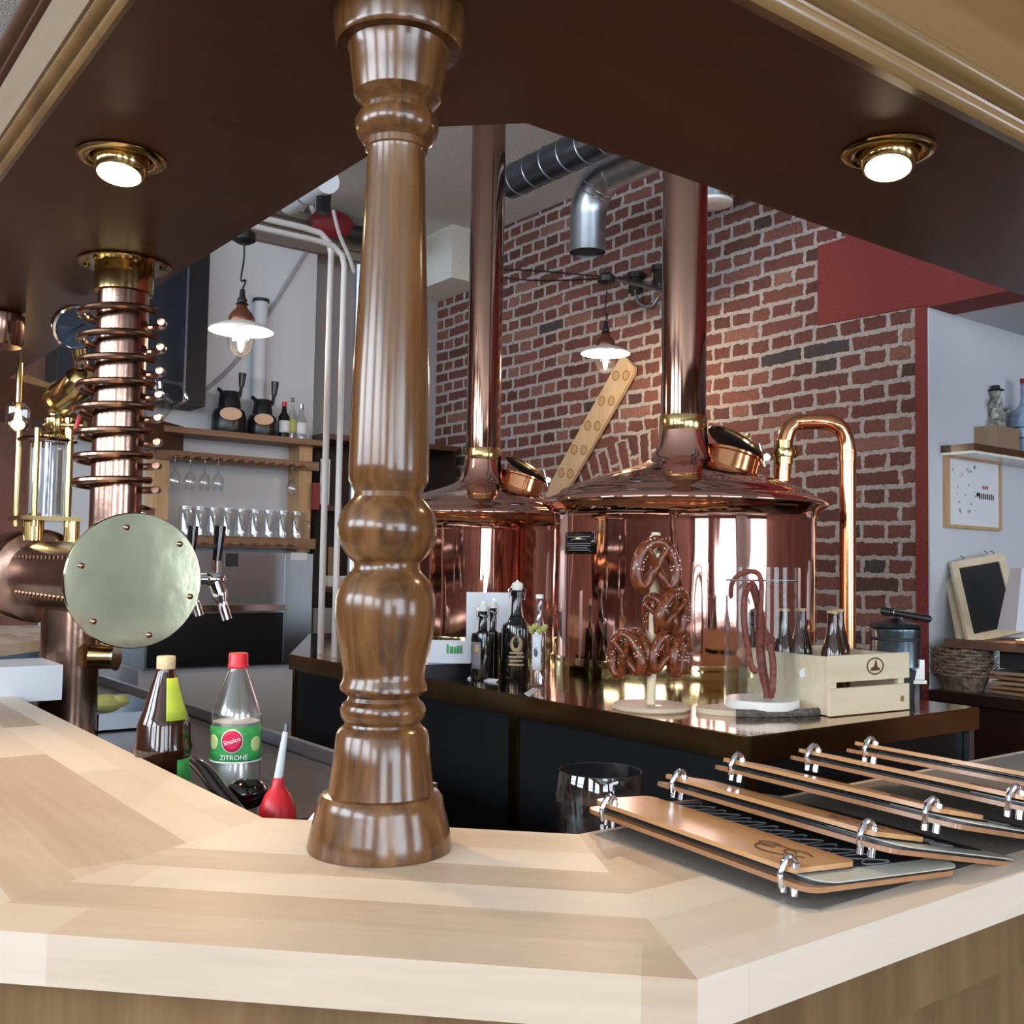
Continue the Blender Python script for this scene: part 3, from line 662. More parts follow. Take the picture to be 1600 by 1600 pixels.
a = atd(452, 318, 6.3); t = thing('white_duct', 'pale round duct above the cornice at the far left', 'duct', tuple(a))
e = atd(512, 283, 5.6); MB().cyl(a, e, .068, seg=24).build('duct_tube', M['white'], t)
q = a.lerp(e, .5); dv = (e-a).normalized(); MB().cyl(q-dv*.01, q+dv*.01, .072, seg=24).build('duct_clamp', M['galvd'], t)
q = atd(506, 300, 5.7); MB().box(q-Vector((.03,.03,.12)), q+Vector((.03,.03,.30))).build('duct_hanger', M['black'], t)

# timber cornice over the partition
cn = thing('timber_cornice', 'weathered timber cornice along the top of the white partition', 'cornice', (2.6, YP, 3.46))
c0 = 3.50
for k, (z0, z1, yy) in enumerate(((0, .055, .04), (.057, .10, .07), (.102, .15, .11), (.152, .20, .16))):
    MB().box((-.5, YP-yy-.01, c0+z0), (3.42, YP+.2 if k == 3 else YP-.001, c0+z1)).build('cornice_board', M['pineshelf'] if 0 else wood('grey_timber%d' % k, (.10,.08,.07), (.19,.16,.145), (.30,.27,.25), 'x', .6, .6, 0, 9), cn, bevel=.003)
q = ony(520, 350, YP-.25)
t = thing('red_bag', 'dark red and black bundle lying on top of the cornice', 'bag', tuple(q))
MB().sph(q, .12, (1.3,.7,.75)).build('red_part', M['darkred'], t)
MB().sph(q+Vector((.20, 0, -.03)), .10, (1.5,.7,.55)).build('black_part', M['blackmatt'], t)
q = ony(470, 330, YP-.12); pipe('pipe_manifold', smoothpts([q, q+Vector((.05,0,.08)), q+Vector((.10,0,0)), q+Vector((.13,0,.09)), q+Vector((.18,0,0))], 5), .018, M['pipewhite'], 'cluster of small pale pipe bends on top of the cornice', 'pipe fitting')

# ============================================================ copper beer tower
_q = ony(211, 907, 2.425); BX, BZ = _q.x, _q.z
tw = thing('beer_tower', 'large copper beer tower with spiral cooled riser and round brass end plate', 'beer tower', (.80, 3.2, .93))
RX, RY = .732, 2.517
rise = MB().cyl((RX, RY, BZ), (RX, RY, ZC-.005), .058, seg=40).build('riser_pipe', M['copper_old'], tw)
pts = []; z0 = zat(RX, RY, 497); z1 = zat(RX, RY, 757); n = 7
for k in range(n):                     # eight open rings clipped round the riser
    pass
cm = []
for k in range(8):
    zc = zat(RX, RY, (494, 533, 570, 607, 643, 681, 718, 756)[k]); mb = MB()
    mb.tube([(RX+.093*cos(q), RY+.093*sin(q), zc-.010+.020*(q/(2*pi))) for q in [radians(-40)+radians(345)*j/40 for j in range(41)]], .0088, 10)
    mb.build('cooling_coil', M['coil'], tw)
MB().lathe([(.066, -.006), (.104, -.006), (.106, -.003), (.104, 0), (.06, 0)], (RX, RY, ZC-.001), 48, cap=False).build('ceiling_flange', M['brass_band'], tw)
MB().lathe([(.058, -.075), (.067, -.072), (.068, -.010), (.066, -.006)], (RX, RY, ZC), 40, cap=False).build('flange_collar', M['brass'], tw)
mb = MB()
for k in range(6): MB().sph((RX+.088*cos(k*pi/3+.5), RY+.088*sin(k*pi/3+.5), ZC-.010), .008, (1,1,.6), 10).build('flange_screw', M['brass'], tw)
MB().cyl((RX+.04, RY, BZ+.165), (RX+.082, RY, BZ+.150), .020, .026, 20).build('riser_bracket', M['coil'], tw, bevel=.003)
Ry = Matrix.Rotation(radians(-90), 3, 'X')      # local z -> +y
MB().lathe([(.097, 0), (.097, 1.0)], (BX, 2.442, BZ), 48, Ry).build('barrel', M['copper_old'], tw)
MB().lathe([(.0, 0), (.154, 0), (.1565, .003), (.1565, .012), (.154, .015), (.0, .015)], (BX, 2.425, BZ), 72, Ry).build('end_plate', M['brass_disc'], tw, angle=50)
mb = MB(); 
for k, (px, py) in enumerate(((198, 824), (281, 850), (297, 932), (233, 992), (146, 971), (127, 884))):
    p = ony(px, py, 2.424); MB().sph(p, .0075, (1,.6,1), 12).build('plate_bolt', M['coil'], tw)
mb = MB(); st = MB()
for a_ in (62, -28, -62, 28):
    a2 = radians(a_); dx, dz = cos(a2 if abs(a_) > 90 else a2), sin(a2)
for sgn in (1, -1):
    ang = radians(90-sgn*58+ (180 if sgn > 0 else 0))
for s_, zz in ((1, .062), (-1, -.062)):
    xx = -sqrt(.097**2-zz**2)
    st.prism([(BX+xx*1.02, 2.52, BZ+zz*1.02-.016), (BX+xx*1.02-.004, 2.52, BZ+zz*1.02), (BX+xx*.90, 2.52, BZ+zz*1.02+.016*s_*1.0)], (0, .95, 0))
    xf = xx
rv0 = None
for s_, ang in ((1, 150), (-1, 212)):
    for k in range(16):
        a2 = radians(ang); p = Vector((BX+.098*cos(a2), 2.60+k*.043, BZ+.098*sin(a2)))-Vector(tw.location)
        if rv0 is None: rv0 = MB().sph((0,0,0), .0085, (.6,1,1), 8).build('barrel_rivet', M['coil'], tw, local=True); r_ = rv0
        else: r_ = rv0.copy(); COL.objects.link(r_)
        r_.location = p
st.bm.free(); mb.bm.free()
MB().lathe([(.10, 0), (.135, .01), (.14, .03), (.14, .30), (.135, .34), (.10, .36)], (BX, 3.30, BZ-.005), 48, Ry).build('drum', M['copper_old'], tw, angle=50)
for ang in (150, 205):
    for k in range(5): r_ = rv0.copy(); COL.objects.link(r_); r_.name = 'drum_rivet'; r_.location = Vector((BX+.141*cos(radians(ang)), 3.355+k*.055, BZ+.141*sin(radians(ang))))-Vector(tw.location)
MB().cyl((.826, 3.239, .931), (.826, 3.239, BZ-.05), .082, seg=48).build('pillar', M['copper_old'], tw)
q = atd(160, 1026, 3.02); MB().cyl(q-_r0*.03, q+_r0*.035, .036, seg=28).build('side_coupling', M['brass'], tw); MB().cyl(q+_r0*.036, q+_r0*.042, .040, seg=28).build('coupling_rim', M['chrome'], tw)
for i, (px, yy) in enumerate(((342, 2.62), (300, 2.95))):
    b = ony(px, 905, yy); top = ony(px+2, 822, yy); bt = ony(px-3, 876, yy)
    MB().cyl((BX+.05, yy, b.z), (b.x-.015, yy, b.z), .014).sph((b.x-.012, yy, b.z), .026, (1.2,.8,.8)).cyl(bt-Vector((0,0,.035)), bt, .011, .014).build('tap_body', M['chrome'], tw)
    sp0 = Vector((b.x-.01, yy, b.z-.005)); MB().tube(smoothpts([sp0, sp0+Vector((.012, -.008, -.04)), sp0+Vector((.028, -.02, -.10))], 4), [.020]*5+[.013]*4, 14).build('tap_spout', M['chrome'], tw)
    MB().cyl(bt, top, .0115, .0155).build('tap_handle', M['blackgloss'], tw, bevel=.002)

# sight glass with brass rods, valve, gauge
sg = thing('sight_glass', 'glass cylinder between brass rods on top of the beer tower drum', 'sight glass', tuple(atd(75, 812, 3.1)))
zb_, zt_ = atd(75, 808, 3.1).z, atd(75, 692, 3.1).z; c = atd(72, 750, 3.1)
MB().cyl((c.x, c.y, zb_), (c.x, c.y, zt_), .050, seg=32).build('glass_cylinder', M['glassfar'], sg)
MB().cyl((c.x, c.y, zb_+.01), (c.x, c.y, zt_-.02), .044, seg=32).build('inner_cylinder', mat('milky_glass', (.42,.47,.55), .15, coat=.6, var=.15, vscale=14), sg)
MB().box((c.x-.085, c.y-.085, zb_-.012), (c.x+.085, c.y+.085, zb_)).build('base_plate', M['brass'], sg, bevel=.003)
MB().lathe([(.01,0),(.08,0),(.085,.006),(.08,.012),(.01,.012)], (c.x, c.y, zt_), 32).build('top_plate', M['coil'], sg)
for k in range(5):
    a_ = radians(20+72*k); p = Vector((c.x+.078*cos(a_), c.y+.078*sin(a_), 0)); MB().cyl((p.x, p.y, zb_-.03), (p.x, p.y, zt_+.035), .0085).build('brass_rod', M['brass'], sg)
MB().cyl((c.x-.03, c.y, BZ+.10), (c.x-.03, c.y, zb_-.012), .030).build('pipe_stub', M['brass'], sg)
q = onz(118, 838, BZ+.1) if 0 else atd(112, 828, 3.1); MB().cyl((q.x, q.y, BZ+.09), (q.x, q.y, zb_-.012), .022).build('pipe_stub', M['brass'], sg)
q = atd(86, 665, 3.1); MB().lathe([(.035,-.05),(.038,-.03),(.025,-.02),(.030,0),(.030,.02),(.018,.03),(.018,.09),(.012,.10)], q, 24).cyl(q-_r0*.03, q+_r0*.09, .017).build('valve_body', M['brass'], sg, angle=45)
q = atd(108, 690, 3.1); MB().cyl(q, q+Vector((0,0,.07)), .016).build('valve_body', M['brass'], sg)
gz = thing('pressure_gauge', 'round bluish pressure gauge behind the copper coils under the canopy', 'gauge', tuple(atd(118, 512, 2.8)))
q = atd(118, 512, 2.8); ax = (CAM-q).normalized()*.85+Vector((.3,-.2,-.25)); R = ax.normalized().to_track_quat('Z', 'Y').to_matrix()
MB().lathe([(.060,-.02),(.063,0),(.062,.010),(.056,.012),(.055,.006),(.001,.006)], q, 40, R).build('gauge_case', M['chrome'], gz, angle=40)
MB().lathe([(.001,.0068),(.054,.0068)], q, 40, R).build('dial', M['gaugeface'], gz)
MB().prism([q+R@Vector((-.03,-.02,.008)), q+R@Vector((.02,.014,.008)), q+R@Vector((.018,.018,.008))], R@Vector((0,0,.001))).build('needle', M['black'], gz)
e0, e1, e2, e3 = atd(122, 545, 2.82), atd(128, 575, 2.84), atd(118, 605, 2.88), atd(96, 622, 2.95)
MB().cyl(e0, e1, .018).tube(smoothpts([e1, e1.lerp(e2,.5)+_r0*.01, e2, e3], 4), [.02, .03, .038]+[.044]*10, 20).lathe([(.04,-.01),(.050,-.01),(.050,.01),(.04,.01),(.001,.012)], e3, 28, (e3-e2).to_track_quat('Z','Y').to_matrix()).build('brass_elbow', M['brass'], gz)
MB().cyl(e3, (c.x+.012, c.y, zt_+.1), .016).build('feed_pipe', M['galv'], gz)
q = atd(118, 672, 3.0); MB().cyl(q, atd(126, 645, 3.0), .007).build('red_lever', M['red'], gz)
q = onz(3, 488, ZC); t = thing('canopy_pipe', 'second brass flanged pipe under the canopy at the left picture edge', 'pipe', tuple(q))
MB().lathe([(.055,-.10),(.062,-.09),(.062,-.01),(.05,0)], q, 32).cyl((q.x-.03, q.y, q.z-.30), (q.x-.03, q.y, q.z-.09), .030).build('pipe_body', M['copper_old'], t)

# ============================================================ things on the granite
def lathe_obj(nm, prof, mt, par, seg=40, angle=40, cap=False, loc=(0,0,0)):
    return MB().lathe(prof, loc, seg, cap=cap).build(nm, mt, par, local=True, angle=angle)
def band(nm, r, z0, z1, a0, a1, mt, par, r1=None):   # a curved label on a bottle, angles in degrees, r at z0 and r1 at z1
    r1 = r if r1 is None else r1
    mb = MB(); mb.grid(lambda u, v: ((r+(r1-r)*v)*cos(radians(a0+(a1-a0)*u)), (r+(r1-r)*v)*sin(radians(a0+(a1-a0)*u)), z0+(z1-z0)*v), 16, 4)
    return mb.build(nm, mt, par, local=True, solid=.0006)
q = atd(257, 1110, 1.90); zc = atd(262, 1025, 1.90).z; H = zc-.931
def hz(py): return atd(262, py, 1.90).z-.931
t = thing('brown_bottle', 'tall brown glass bottle with cream cap and lime green label behind the left wing', 'bottle', (q.x, q.y, .931))
FA = degA = math.degrees(atan2(-q.y, -q.x))
lathe_obj('bottle_glass', [(.001,0),(.046,0),(.049,.006),(.049,hz(1178)),(.051,hz(1172)),(.051,hz(1166)),(.048,hz(1158)),(.046,hz(1130)),(.042,hz(1120)),(.036,hz(1105)),(.026,hz(1075)),(.0175,hz(1052)),(.0155,hz(1040)),(.0155,H-.006)], M['brownglass'], t)
lathe_obj('cap', [(.0158,H-.024),(.0165,H-.022),(.0168,H-.003),(.0155,H),(.001,H)], M['cream_cap'], t)
band('neck_label', .0430, hz(1122), hz(1058), FA+5, FA+70, M['limelabel'], t, .0210)
band('body_label', .0498, .01, hz(1182), FA+30, FA+110, M['greenlabel'], t)
band('label_leaf', .0502, .05, .075, FA+45, FA+60, M['limelabel'], t)

q = atd(370, 1120, 1.95)
def hz(py): return atd(370, py, 1.95).z-.931
H = hz(1020)
t = thing('soda_bottle', 'clear plastic lemon soda bottle with red cap and green label', 'bottle', (q.x, q.y, .931))
FA = math.degrees(atan2(-q.y, -q.x))
lathe_obj('bottle_body', [(.001,.004),(.030,.0),(.042,.012),(.045,.03),(.046,hz(1195)),(.044,hz(1190)),(.0445,hz(1132)),(.046,hz(1122)),(.0455,hz(1112)),(.040,hz(1098)),(.031,hz(1078)),(.0185,hz(1050)),(.0150,hz(1043)),(.0150,H-.004)], M['petplastic'], t)
lathe_obj('soda', [(.001,.008),(.040,.014),(.043,.035),(.044,hz(1198)),(.0425,hz(1190)),(.043,hz(1126)),(.001,hz(1126))], M['liquid'], t)
lathe_obj('cap', [(.019,hz(1043)),(.0195,hz(1041)),(.0190,hz(1038)),(.0178,hz(1036)),(.0178,H-.003),(.0165,H),(.001,H)], M['red'], t)
lb_ = band('label', .0465, hz(1186), hz(1131), FA-88, FA+88, M['greenlabel'], t)
z0, z1 = hz(1186), hz(1131); zm = (z0+z1)/2+.004
def patch(nm, r, ang, zc, hw, hh, mt, par, n=24):
    mb = MB()
    def P(k, f): a = 2*pi*k/n; return (r*cos(radians(ang)+f*hw*cos(a)/r), r*sin(radians(ang)+f*hw*cos(a)/r), zc+f*hh*sin(a))
    R_ = [mb._v([P(k, f) for k in range(n)]) for f in (.05, .35, .7, 1)]
    mb.bm.faces.new(R_[0])
    for A_, B_ in zip(R_, R_[1:]):
        for k in range(n): mb.bm.faces.new([A_[k], A_[(k+1) % n], B_[(k+1) % n], B_[k]])
    return mb.build(nm, mt, par, local=True, solid=.0003)
patch('lemon_print', .0472, FA+50, zm-.004, .013, .014, M['palegreen'], lb_); patch('lemon_print', .0472, FA-58, zm, .013, .014, M['palegreen'], lb_)
patch('logo_ring', .0475, FA-9, zm+.004, .0205, .0215, M['print_white'], lb_); patch('logo_disc', .0480, FA-9, zm+.004, .0185, .0195, M['pinkred'], lb_)
def wraptext(s, size, r, ang, z, mt, par, tilt=0, nm='lettering'):
    Mx = Matrix.Translation((r*cos(radians(ang)), r*sin(radians(ang)), z)) @ Matrix.Rotation(radians(ang+90), 4, 'Z') @ Matrix.Rotation(radians(90), 4, 'X') @ Matrix.Rotation(radians(tilt), 4, 'Z')
    return text(s, size, mt, par, Mx, nm, .0003, bend=r)
wraptext('Sinalco', .0115, .0486, FA-9, zm+.004, M['print_white'], lb_, 18)
wraptext('ZITRONE', .0125, .0474, FA-4, z0+.010, M['print_white'], lb_)
band('label_edge', .0471, z0, z0+.0025, FA-88, FA+88, M['print_white'], lb_)

q = atd(434, 1245, 1.62)
t = thing('squeeze_bottle', 'red squeeze bottle with a long clear spout beside the turned column', 'bottle', (q.x, q.y, .931))
H0 = q.z-.931
lathe_obj('bottle_body', [(.001,0),(.028,0),(.030,.01),(.030,H0-.035),(.027,H0-.015),(.019,H0+.005),(.010,H0+.016),(.008,H0+.03)], M['red'], t)
tip = atd(446, 1143, 1.62)-Vector((q.x, q.y, .931))
MB().cyl((0,0,H0+.028), tip, .0072, .0042).build('spout', mat('frosted_spout', (.62,.70,.76), .3, coat=.4), t, local=True)
MB().cyl(tip, tip*1.0+Vector((.001,0,.012)), .0035).build('spout_tip', M['galvd'], t, local=True)
a_, b_ = atd(304, 1190, 1.72), atd(362, 1258, 1.60)
t = thing('bottle_opener', 'black handled bar tool leaning behind the edge of the left wing', 'bar tool', tuple(b_))
pts = smoothpts([a_, a_.lerp(b_,.3)+Vector((0,0,.004)), a_.lerp(b_,.7), b_, b_+(b_-a_)*.35], 5)
MB().tube(pts, [.010+.003*sin(pi*i/len(pts)) for i in range(len(pts))], 14).build('handle', M['blackgloss'], t)
MB().tube([p+Vector((-.006,-.004,.006)) for p in pts], .0022, 8).build('chrome_spine', M['chrome'], t)
q = atd(385, 1240, 1.72); R = Matrix.Rotation(.5, 3, 'X')
t = thing('black_scoop', 'round glossy black scoop lying beside the soda bottle', 'scoop', tuple(q))
MB().sph(q, .036, (1,.8,.72)).build('scoop_bowl', M['blackgloss'], t); 
q = atd(486, 1274, 1.50); t = thing('white_tube', 'small white and red tube tip showing beside the column base', 'tube', tuple(q))
MB().cyl(q+Vector((0,0,-.05))-_r0*.02, q+_r0*.012, .014, .009).build('tube_body', M['white'], t); MB().cyl(q+_r0*.012, q+_r0*.02+Vector((0,0,.012)), .010, .007).build('tube_cap', M['darkred'], t)
t = thing('drip_tray', 'steel drip tray on the granite beside the copper pillar', 'tray', tuple(atd(180, 1120, 3.0)))
q0 = onz(150, 1140, .932); q1 = onz(222, 1106, .932)
MB().box((.915, q0.y-.05, .932), (1.14, q0.y+.40, .936)).box((.915, q0.y-.05, .932), (1.14, q0.y-.045, .985)).box((.915, q0.y+.395, .932), (1.14, q0.y+.40, .985)).box((1.135, q0.y-.05, .932), (1.14, q0.y+.40, .985)).box((.915, q0.y-.05, .932), (.92, q0.y+.40, .985)).build('tray_body', M['steel'], t, bevel=.001)
q = onz(165, 1092, .99); t = thing('lemon_sponge', 'crumpled yellow green cloth lying on the drip tray', 'cloth', tuple(q))
MB().sph((q.x, q.y, .975), .055, (1,1.2,.55), 16).sph((q.x+.04, q.y-.03, .985), .03, (1,1,.7), 12).build('cloth_body', M['sponge'], t)
t = tag(MB().box(atd(-15, 1100, 2.62), atd(66, 1028, 2.9)).build('white_bin', M['white'], bevel=.008), 'white box behind the left wing at the left picture edge', 'box')
t = tag(MB().box(onz(-30, 1022, 1.0)-Vector((0,0,.5)), onz(60, 998, 1.02)).build('blue_crate', M['bluesteel'], bevel=.01), 'blue grey crate behind the white box at the left picture edge', 'crate')
# the empty beer glass
q = atd(938, 1203, 1.66); zb = .931
t = thing('beer_glass', 'empty bulbous beer glass behind the nearest menu', 'glass', (q.x, q.y, zb))
H = q.z-zb; r = .066
lathe_obj('glass_body', [(.001,.0),(.040,0),(.044,.004),(.046,.02),(.060,H-.110),(.070,H-.085),(.068,H-.074),(.071,H-.066),(.0715,H-.04),(.066,H-.001),(.0655,H),(.064,H-.001),(.069,H-.04),(.068,H-.07),(.057,H-.11),(.043,.022),(.001,.018)], M['glass'], t, seg=48)

# ============================================================ menus on the right wing
mt_ = MB()
mp = [onz(905, 1300, ZT), onz(1258, 1426, ZT), onz(1282, 1426, ZT), onz(1600, 1340, ZT)]
mp = [Vector((.928, 1.030, 0)), Vector((.903, .690, 0)), Vector((.918, .672, 0)), Vector((2.45, .655, 0)), Vector((2.45, 1.025, 0))]
mt_.prism([(p.x, p.y, ZT+.0003) for p in mp], (0, 0, .0015)); tag(mt_.build('counter_mat', M['mat'], smooth=False), 'thin dark grey mat on the right wing under the menus', 'mat')
def menu(Mx, label):
    t = thing('menu', label, 'menu', group='wooden menus fanned out on the right wing', M=Mx)
    Lx, Wy = .41, .245
    def board(nm, x0, x1, y0, y1, z, th, mt, rl, rr, curl=0):
        out = []
        for (cx_, cy_, r_, a0_) in ((x0, y0, rl, 180), (x1, y0, rr, 270), (x1, y1, rr, 0), (x0, y1, rl, 90)):
            ccx = cx_+(r_ if cx_ == x0 else -r_); ccy = cy_+(r_ if cy_ == y0 else -r_)
            for k in range(5): a = radians(a0_+k*22.5); out.append((ccx+r_*cos(a), ccy+r_*sin(a), z))
        mb = MB(); mb.prism(out, (0, 0, th)); return mb.build(nm, mt, t, local=True, bevel=.0012)
    board('back_board', 0, Lx, 0, Wy, -.0010, .0056, M['menuwood2'], .02, .02)
    pg_ = board('pages', .018, Lx-.004, .014, Wy-.006, .0048, .0030, M['page'], .012, .02)
    board('sleeve_edge', .30, Lx+.002, .02, Wy+.004, .0079, .0012, M['sleeve'], .006, .025)
    board('page_top', .02, Lx-.035, .012, Wy-.008, .0092, .0006, M['page'], .006, .02)
    fb_ = board('cover_strip', .012, Lx-.03, .006, .105, .0120, .0055, M['menuwood'], .014, .010)
    mb = MB()
    for k, (x, y, r_) in enumerate(((.31,.05,.018),(.335,.06,.012),(.29,.062,.010))):
        mb.tube([(x+r_*1.5*cos(q), y+r_*sin(q), .0178) for q in [radians(30+300*j/20) for j in range(21)]], .0012, 6)
    mb.build('burnt_emblem', M['burnt'], fb_, local=True)
    mb = MB()
    for k in range(7):
        x = .06+k*.045; mb.tube([(x+.02*cos(q)+.004*k, .15+.022*sin(q*2), .0099) for q in [2*pi*j/24 for j in range(24)]], .0009, 5, closed=True)
    mb.build('page_ornament', M['print_grey'], pg_, local=True)
    for x in (.045, .37):
        MB().tube(smoothpts([(x, .001, -.004), (x, -.002, .010), (x, .003, .022), (x, .010, .027), (x, .018, .023), (x, .020, .014)], 4), .0036, 10).build('ring', M['chrome'], t, local=True)
        for dx_ in (-.008, .008):
            MB().cyl((x+dx_, .012, -.012), (x+dx_, .012, .0), .0046, seg=12).build('screw', M['chrome'], t, local=True)
            MB().cyl((x+dx_, .012, .0172), (x+dx_, .012, .0225), .0046, seg=12).build('screw_head', M['chrome'], t, local=True)
    return t
ML = [((912,1266),(1247,1390),1.118,.05,'nearest wooden menu, lying flattest with its whole cover strip in view'),
      ((1018,1224),(1466,1352),1.142,.20,'second wooden menu from the glass, leaning on the nearest menu'),
      ((1108,1198),(1584,1312),1.158,.21,'middle one of the five wooden menus, third from the glass'),
      ((1226,1183),(1740,1298),1.166,.21,'fourth wooden menu from the glass, its right end cut by the picture edge'),
      ((1314,1172),(1850,1268),1.172,.21,'farthest wooden menu, nearest to the brass ledge')]
for (a, b, z, slope, lab) in ML:
    A = onz(*a, z); Bv = onz(*b, z); d = (Bv-A); d.z = 0; d.normalize()
    if slope > .1: d = (Vector((-.105, -.994, 0))*.6+d*.4).normalized()
    ac = Vector((-d.y, d.x, 0)); ac = (ac-Vector((0,0,slope))).normalized(); up_ = d.cross(ac).normalized()
    Mx = Matrix((d, ac, up_)).transposed().to_4x4(); Mx.translation = A; menu(Mx, lab)

# ============================================================ on the brass ledge
FAC = lambda q: math.degrees(atan2(-q.y, -q.x))
Z0 = ZL+.0005
def swing_bottle(px, pyb, r, name, label, tops, big=False):
    q = onz(px, pyb, Z0); D = q.dot(_f0); h = lambda py: atd(px, py, D).z-Z0
    t = thing(name, label, 'bottle', (q.x, q.y, Z0), group='black swing-top bottles on the ledge'); FA = FAC(q)
    top, sh0, sh1 = tops   # rows: neck top, neck foot, shoulder
    H = h(top); nr = r*.36
    lathe_obj('bottle_glass', [(.001,0),(r*.93,0),(r,.006),(r,h(sh1)),(r*.93,h(sh1-8)),(r*.62,h((sh0+sh1)//2)),(nr*1.1,h(sh0)),(nr,H-.02),(nr*1.25,H-.018),(nr*1.25,H-.004),(nr,H)], M['darkglass'], t)
    mb = MB().cyl((0,0,H), (0,0,H+.014), nr*.9, nr*1.05).sph((0,0,H+.016), nr*1.05, (1,1,.6), 16); mb.build('ceramic_stopper', M['enamel'], t, local=True)
    a = radians(FA+90); s = Vector((cos(a), sin(a), 0)); 
    MB().tube([s*nr*1.3+Vector((0,0,H-.03)), s*nr*1.6+Vector((0,0,H)), Vector((0,0,H+.03)), s*-nr*1.6+Vector((0,0,H)), s*-nr*1.3+Vector((0,0,H-.03))], .0014, 6).build('wire_bail', M['chrome'], t, local=True)
    lo_, hi_ = h(sh1)*.28, h(sh1)*.92
    if big:
        e_ = patch('gold_emblem', r+.0008, FA, (lo_+hi_)/2+.02, r*.42, (hi_-lo_)*.26, M['print_gold'], t)
        patch('emblem_tower', r+.0016, FA-2, (lo_+hi_)/2+.026, r*.2, (hi_-lo_)*.2, M['darkglass'], e_, 6)
        for k in range(4): band('gold_print_line', r+.0008, lo_+.004+k*.012, lo_+.010+k*.012, FA-30+4*(k%2), FA+30-5*(k%2), M['print_gold'], t)
    else:
        band('label', r+.0008, lo_, hi_, FA-60, FA-8, M['print_grey'], t); patch('gold_emblem', r+.0014, FA-30, hi_-.02, .010, .014, M['print_gold'], t)
    return t
swing_bottle(753, 1062, .036, 'swing_top_bottle', 'smaller black bottle at the left of the group on the ledge', (955, 985, 997))
q2 = swing_bottle(769, 1056, .030, 'swing_top_bottle', 'smaller black bottle directly behind the left one, white stopper open', (950, 984, 996))
swing_bottle(806, 1062, .048, 'swing_top_bottle', 'big black growler bottle with gold print and white stopper', (922, 960, 984), True)
q = onz(841, 1072, Z0); D = q.dot(_f0); h = lambda py: atd(841, py, D).z-Z0
t = thing('clear_bottle', 'slim clear bottle with white label right of the growler', 'bottle', (q.x, q.y, Z0))
lathe_obj('bottle_glass', [(.001,0),(.022,0),(.024,.005),(.024,h(990)),(.012,h(970)),(.009,h(960)),(.009,h(932)),(.011,h(930))], M['glassfar'], t)
band('label', .0248, h(1046), h(990), FAC(q)-50, FAC(q)+15, M['white'], t); patch('label_emblem', .0256, FAC(q)-20, h(1018), .006, .014, M['bluesteel'], t)
lathe_obj('cap', [(.0115,h(935)),(.0115,h(929)),(.001,h(928))], M['enamel'], t)
mb = MB()
for k in range(9): mb.sph((.02*cos(k*.7)-.012, .02*sin(k*.7)-.01, h(985)+.006*(k%3)), .010, seg=8)
mb.build('yellow_bow', M['sponge'], t, local=True)
# cards and black box
q = onz(703, 1058, Z0); rz = radians(-10)
t = thing('black_box', 'flat black box under the white cards left on the ledge', 'box', (q.x+.05, q.y+.06, Z0), rz)
MB().box((-.13,-.08,0), (.13,.08,.042)).build('box_body', M['black'], t, local=True, bevel=.003)
R0 = Matrix.Rotation(radians(-28), 4, 'Z')
q = onz(764, 1034, Z0+.043) 
a_, b_ = atd(728, 1036, 3.35), atd(801, 1036, 3.30)
for nm, lab, p, sdep in (('white_card', 'tall white card standing behind the black bottles', [(728,1034),(801,1034),(799,926),(729,925)], 3.42), ('low_card', 'low white card with a small green logo beside the column', [(667,1037),(738,1037),(738,1001),(675,1000)], 3.30)):
    P = [atd(x, y, sdep) for x, y in p]; nrm = _f0*.004
    t = thing(nm, lab, 'card', tuple((P[0]+P[1])/2)); MB().prism(P, nrm).build('card_sheet', M['white'], t, smooth=False)
    if nm == 'low_card':
        mb = MB()
        for x0, x1, y0, y1 in ((698,701,1007,1021),(703,708,1010,1021),(709,713,1011,1021),(714,718,1009,1021),(719,722,1008,1021)): mb.prism([atd(x, y, sdep-.002) for x, y in ((x0,y1),(x1,y1),(x1,y0),(x0,y0))], -_f0*.001)
        mb.build('green_logo', M['greenlabel'], t, smooth=False)
    else:
        mb = MB().box((-.05,-.03,0), (.05,.03,.03)); 
        mb.bm.transform(Matrix.Translation((P[0]+P[1])/2+_f0*.04-Vector((0,0,(P[0].z-Z0)))) @ R0); mb.build('card_stand', M['black'], t)
for a, b, lab in (((730,1061),(775,1066),'small white price strip in front of the smaller black bottles'), ((826,1088),(840,1079),'small white price strip beside the clear bottle')):
    A_, B_ = onz(*a, Z0), onz(*b, Z0); d = (B_-A_).normalized(); n_ = Vector((-d.y, d.x, 0))
    tag(MB().prism([A_, B_, B_+n_*.012+Vector((0,0,.006)), A_+n_*.012+Vector((0,0,.006))], (0,0,.002)).build('price_strip', M['white']), lab, 'price tag')

# pretzels on their stand
def pretzel(size, mname='pretzel'):
    P2 = [(-.34,-.46),(-.22,-.30),(-.08,-.10),(.06,.04),(.20,.22),(.36,.40),(.55,.42),(.68,.20),(.62,-.14),(.38,-.46),(0,-.60),(-.38,-.46),(-.62,-.14),(-.68,.20),(-.55,.42),(-.36,.40),(-.20,.22),(-.06,.04),(.08,-.10),(.22,-.30),(.34,-.46)]
    zz = [.10,.10,.06,.07,.02,0,0,0,0,0,0,0,0,0,0,0,.02,-.05,.02,.09,.10]
    pts = smoothpts([(x*size*.86, y*size*1.22, z*size*1.1) for (x, y), z in zip(P2, zz)], 4); n = len(pts)
    rs = [size*(.095+.095*max(0, sin(pi*i/(n-1)))**1.5) for i in range(n)]
    return pts, rs
q0 = onz(1017, 1108, Z0); D0 = q0.dot(_f0)
st_ = thing('pretzel_stand', 'pale wooden pole stand with round base carrying pretzels', 'stand', (q0.x, q0.y, Z0))
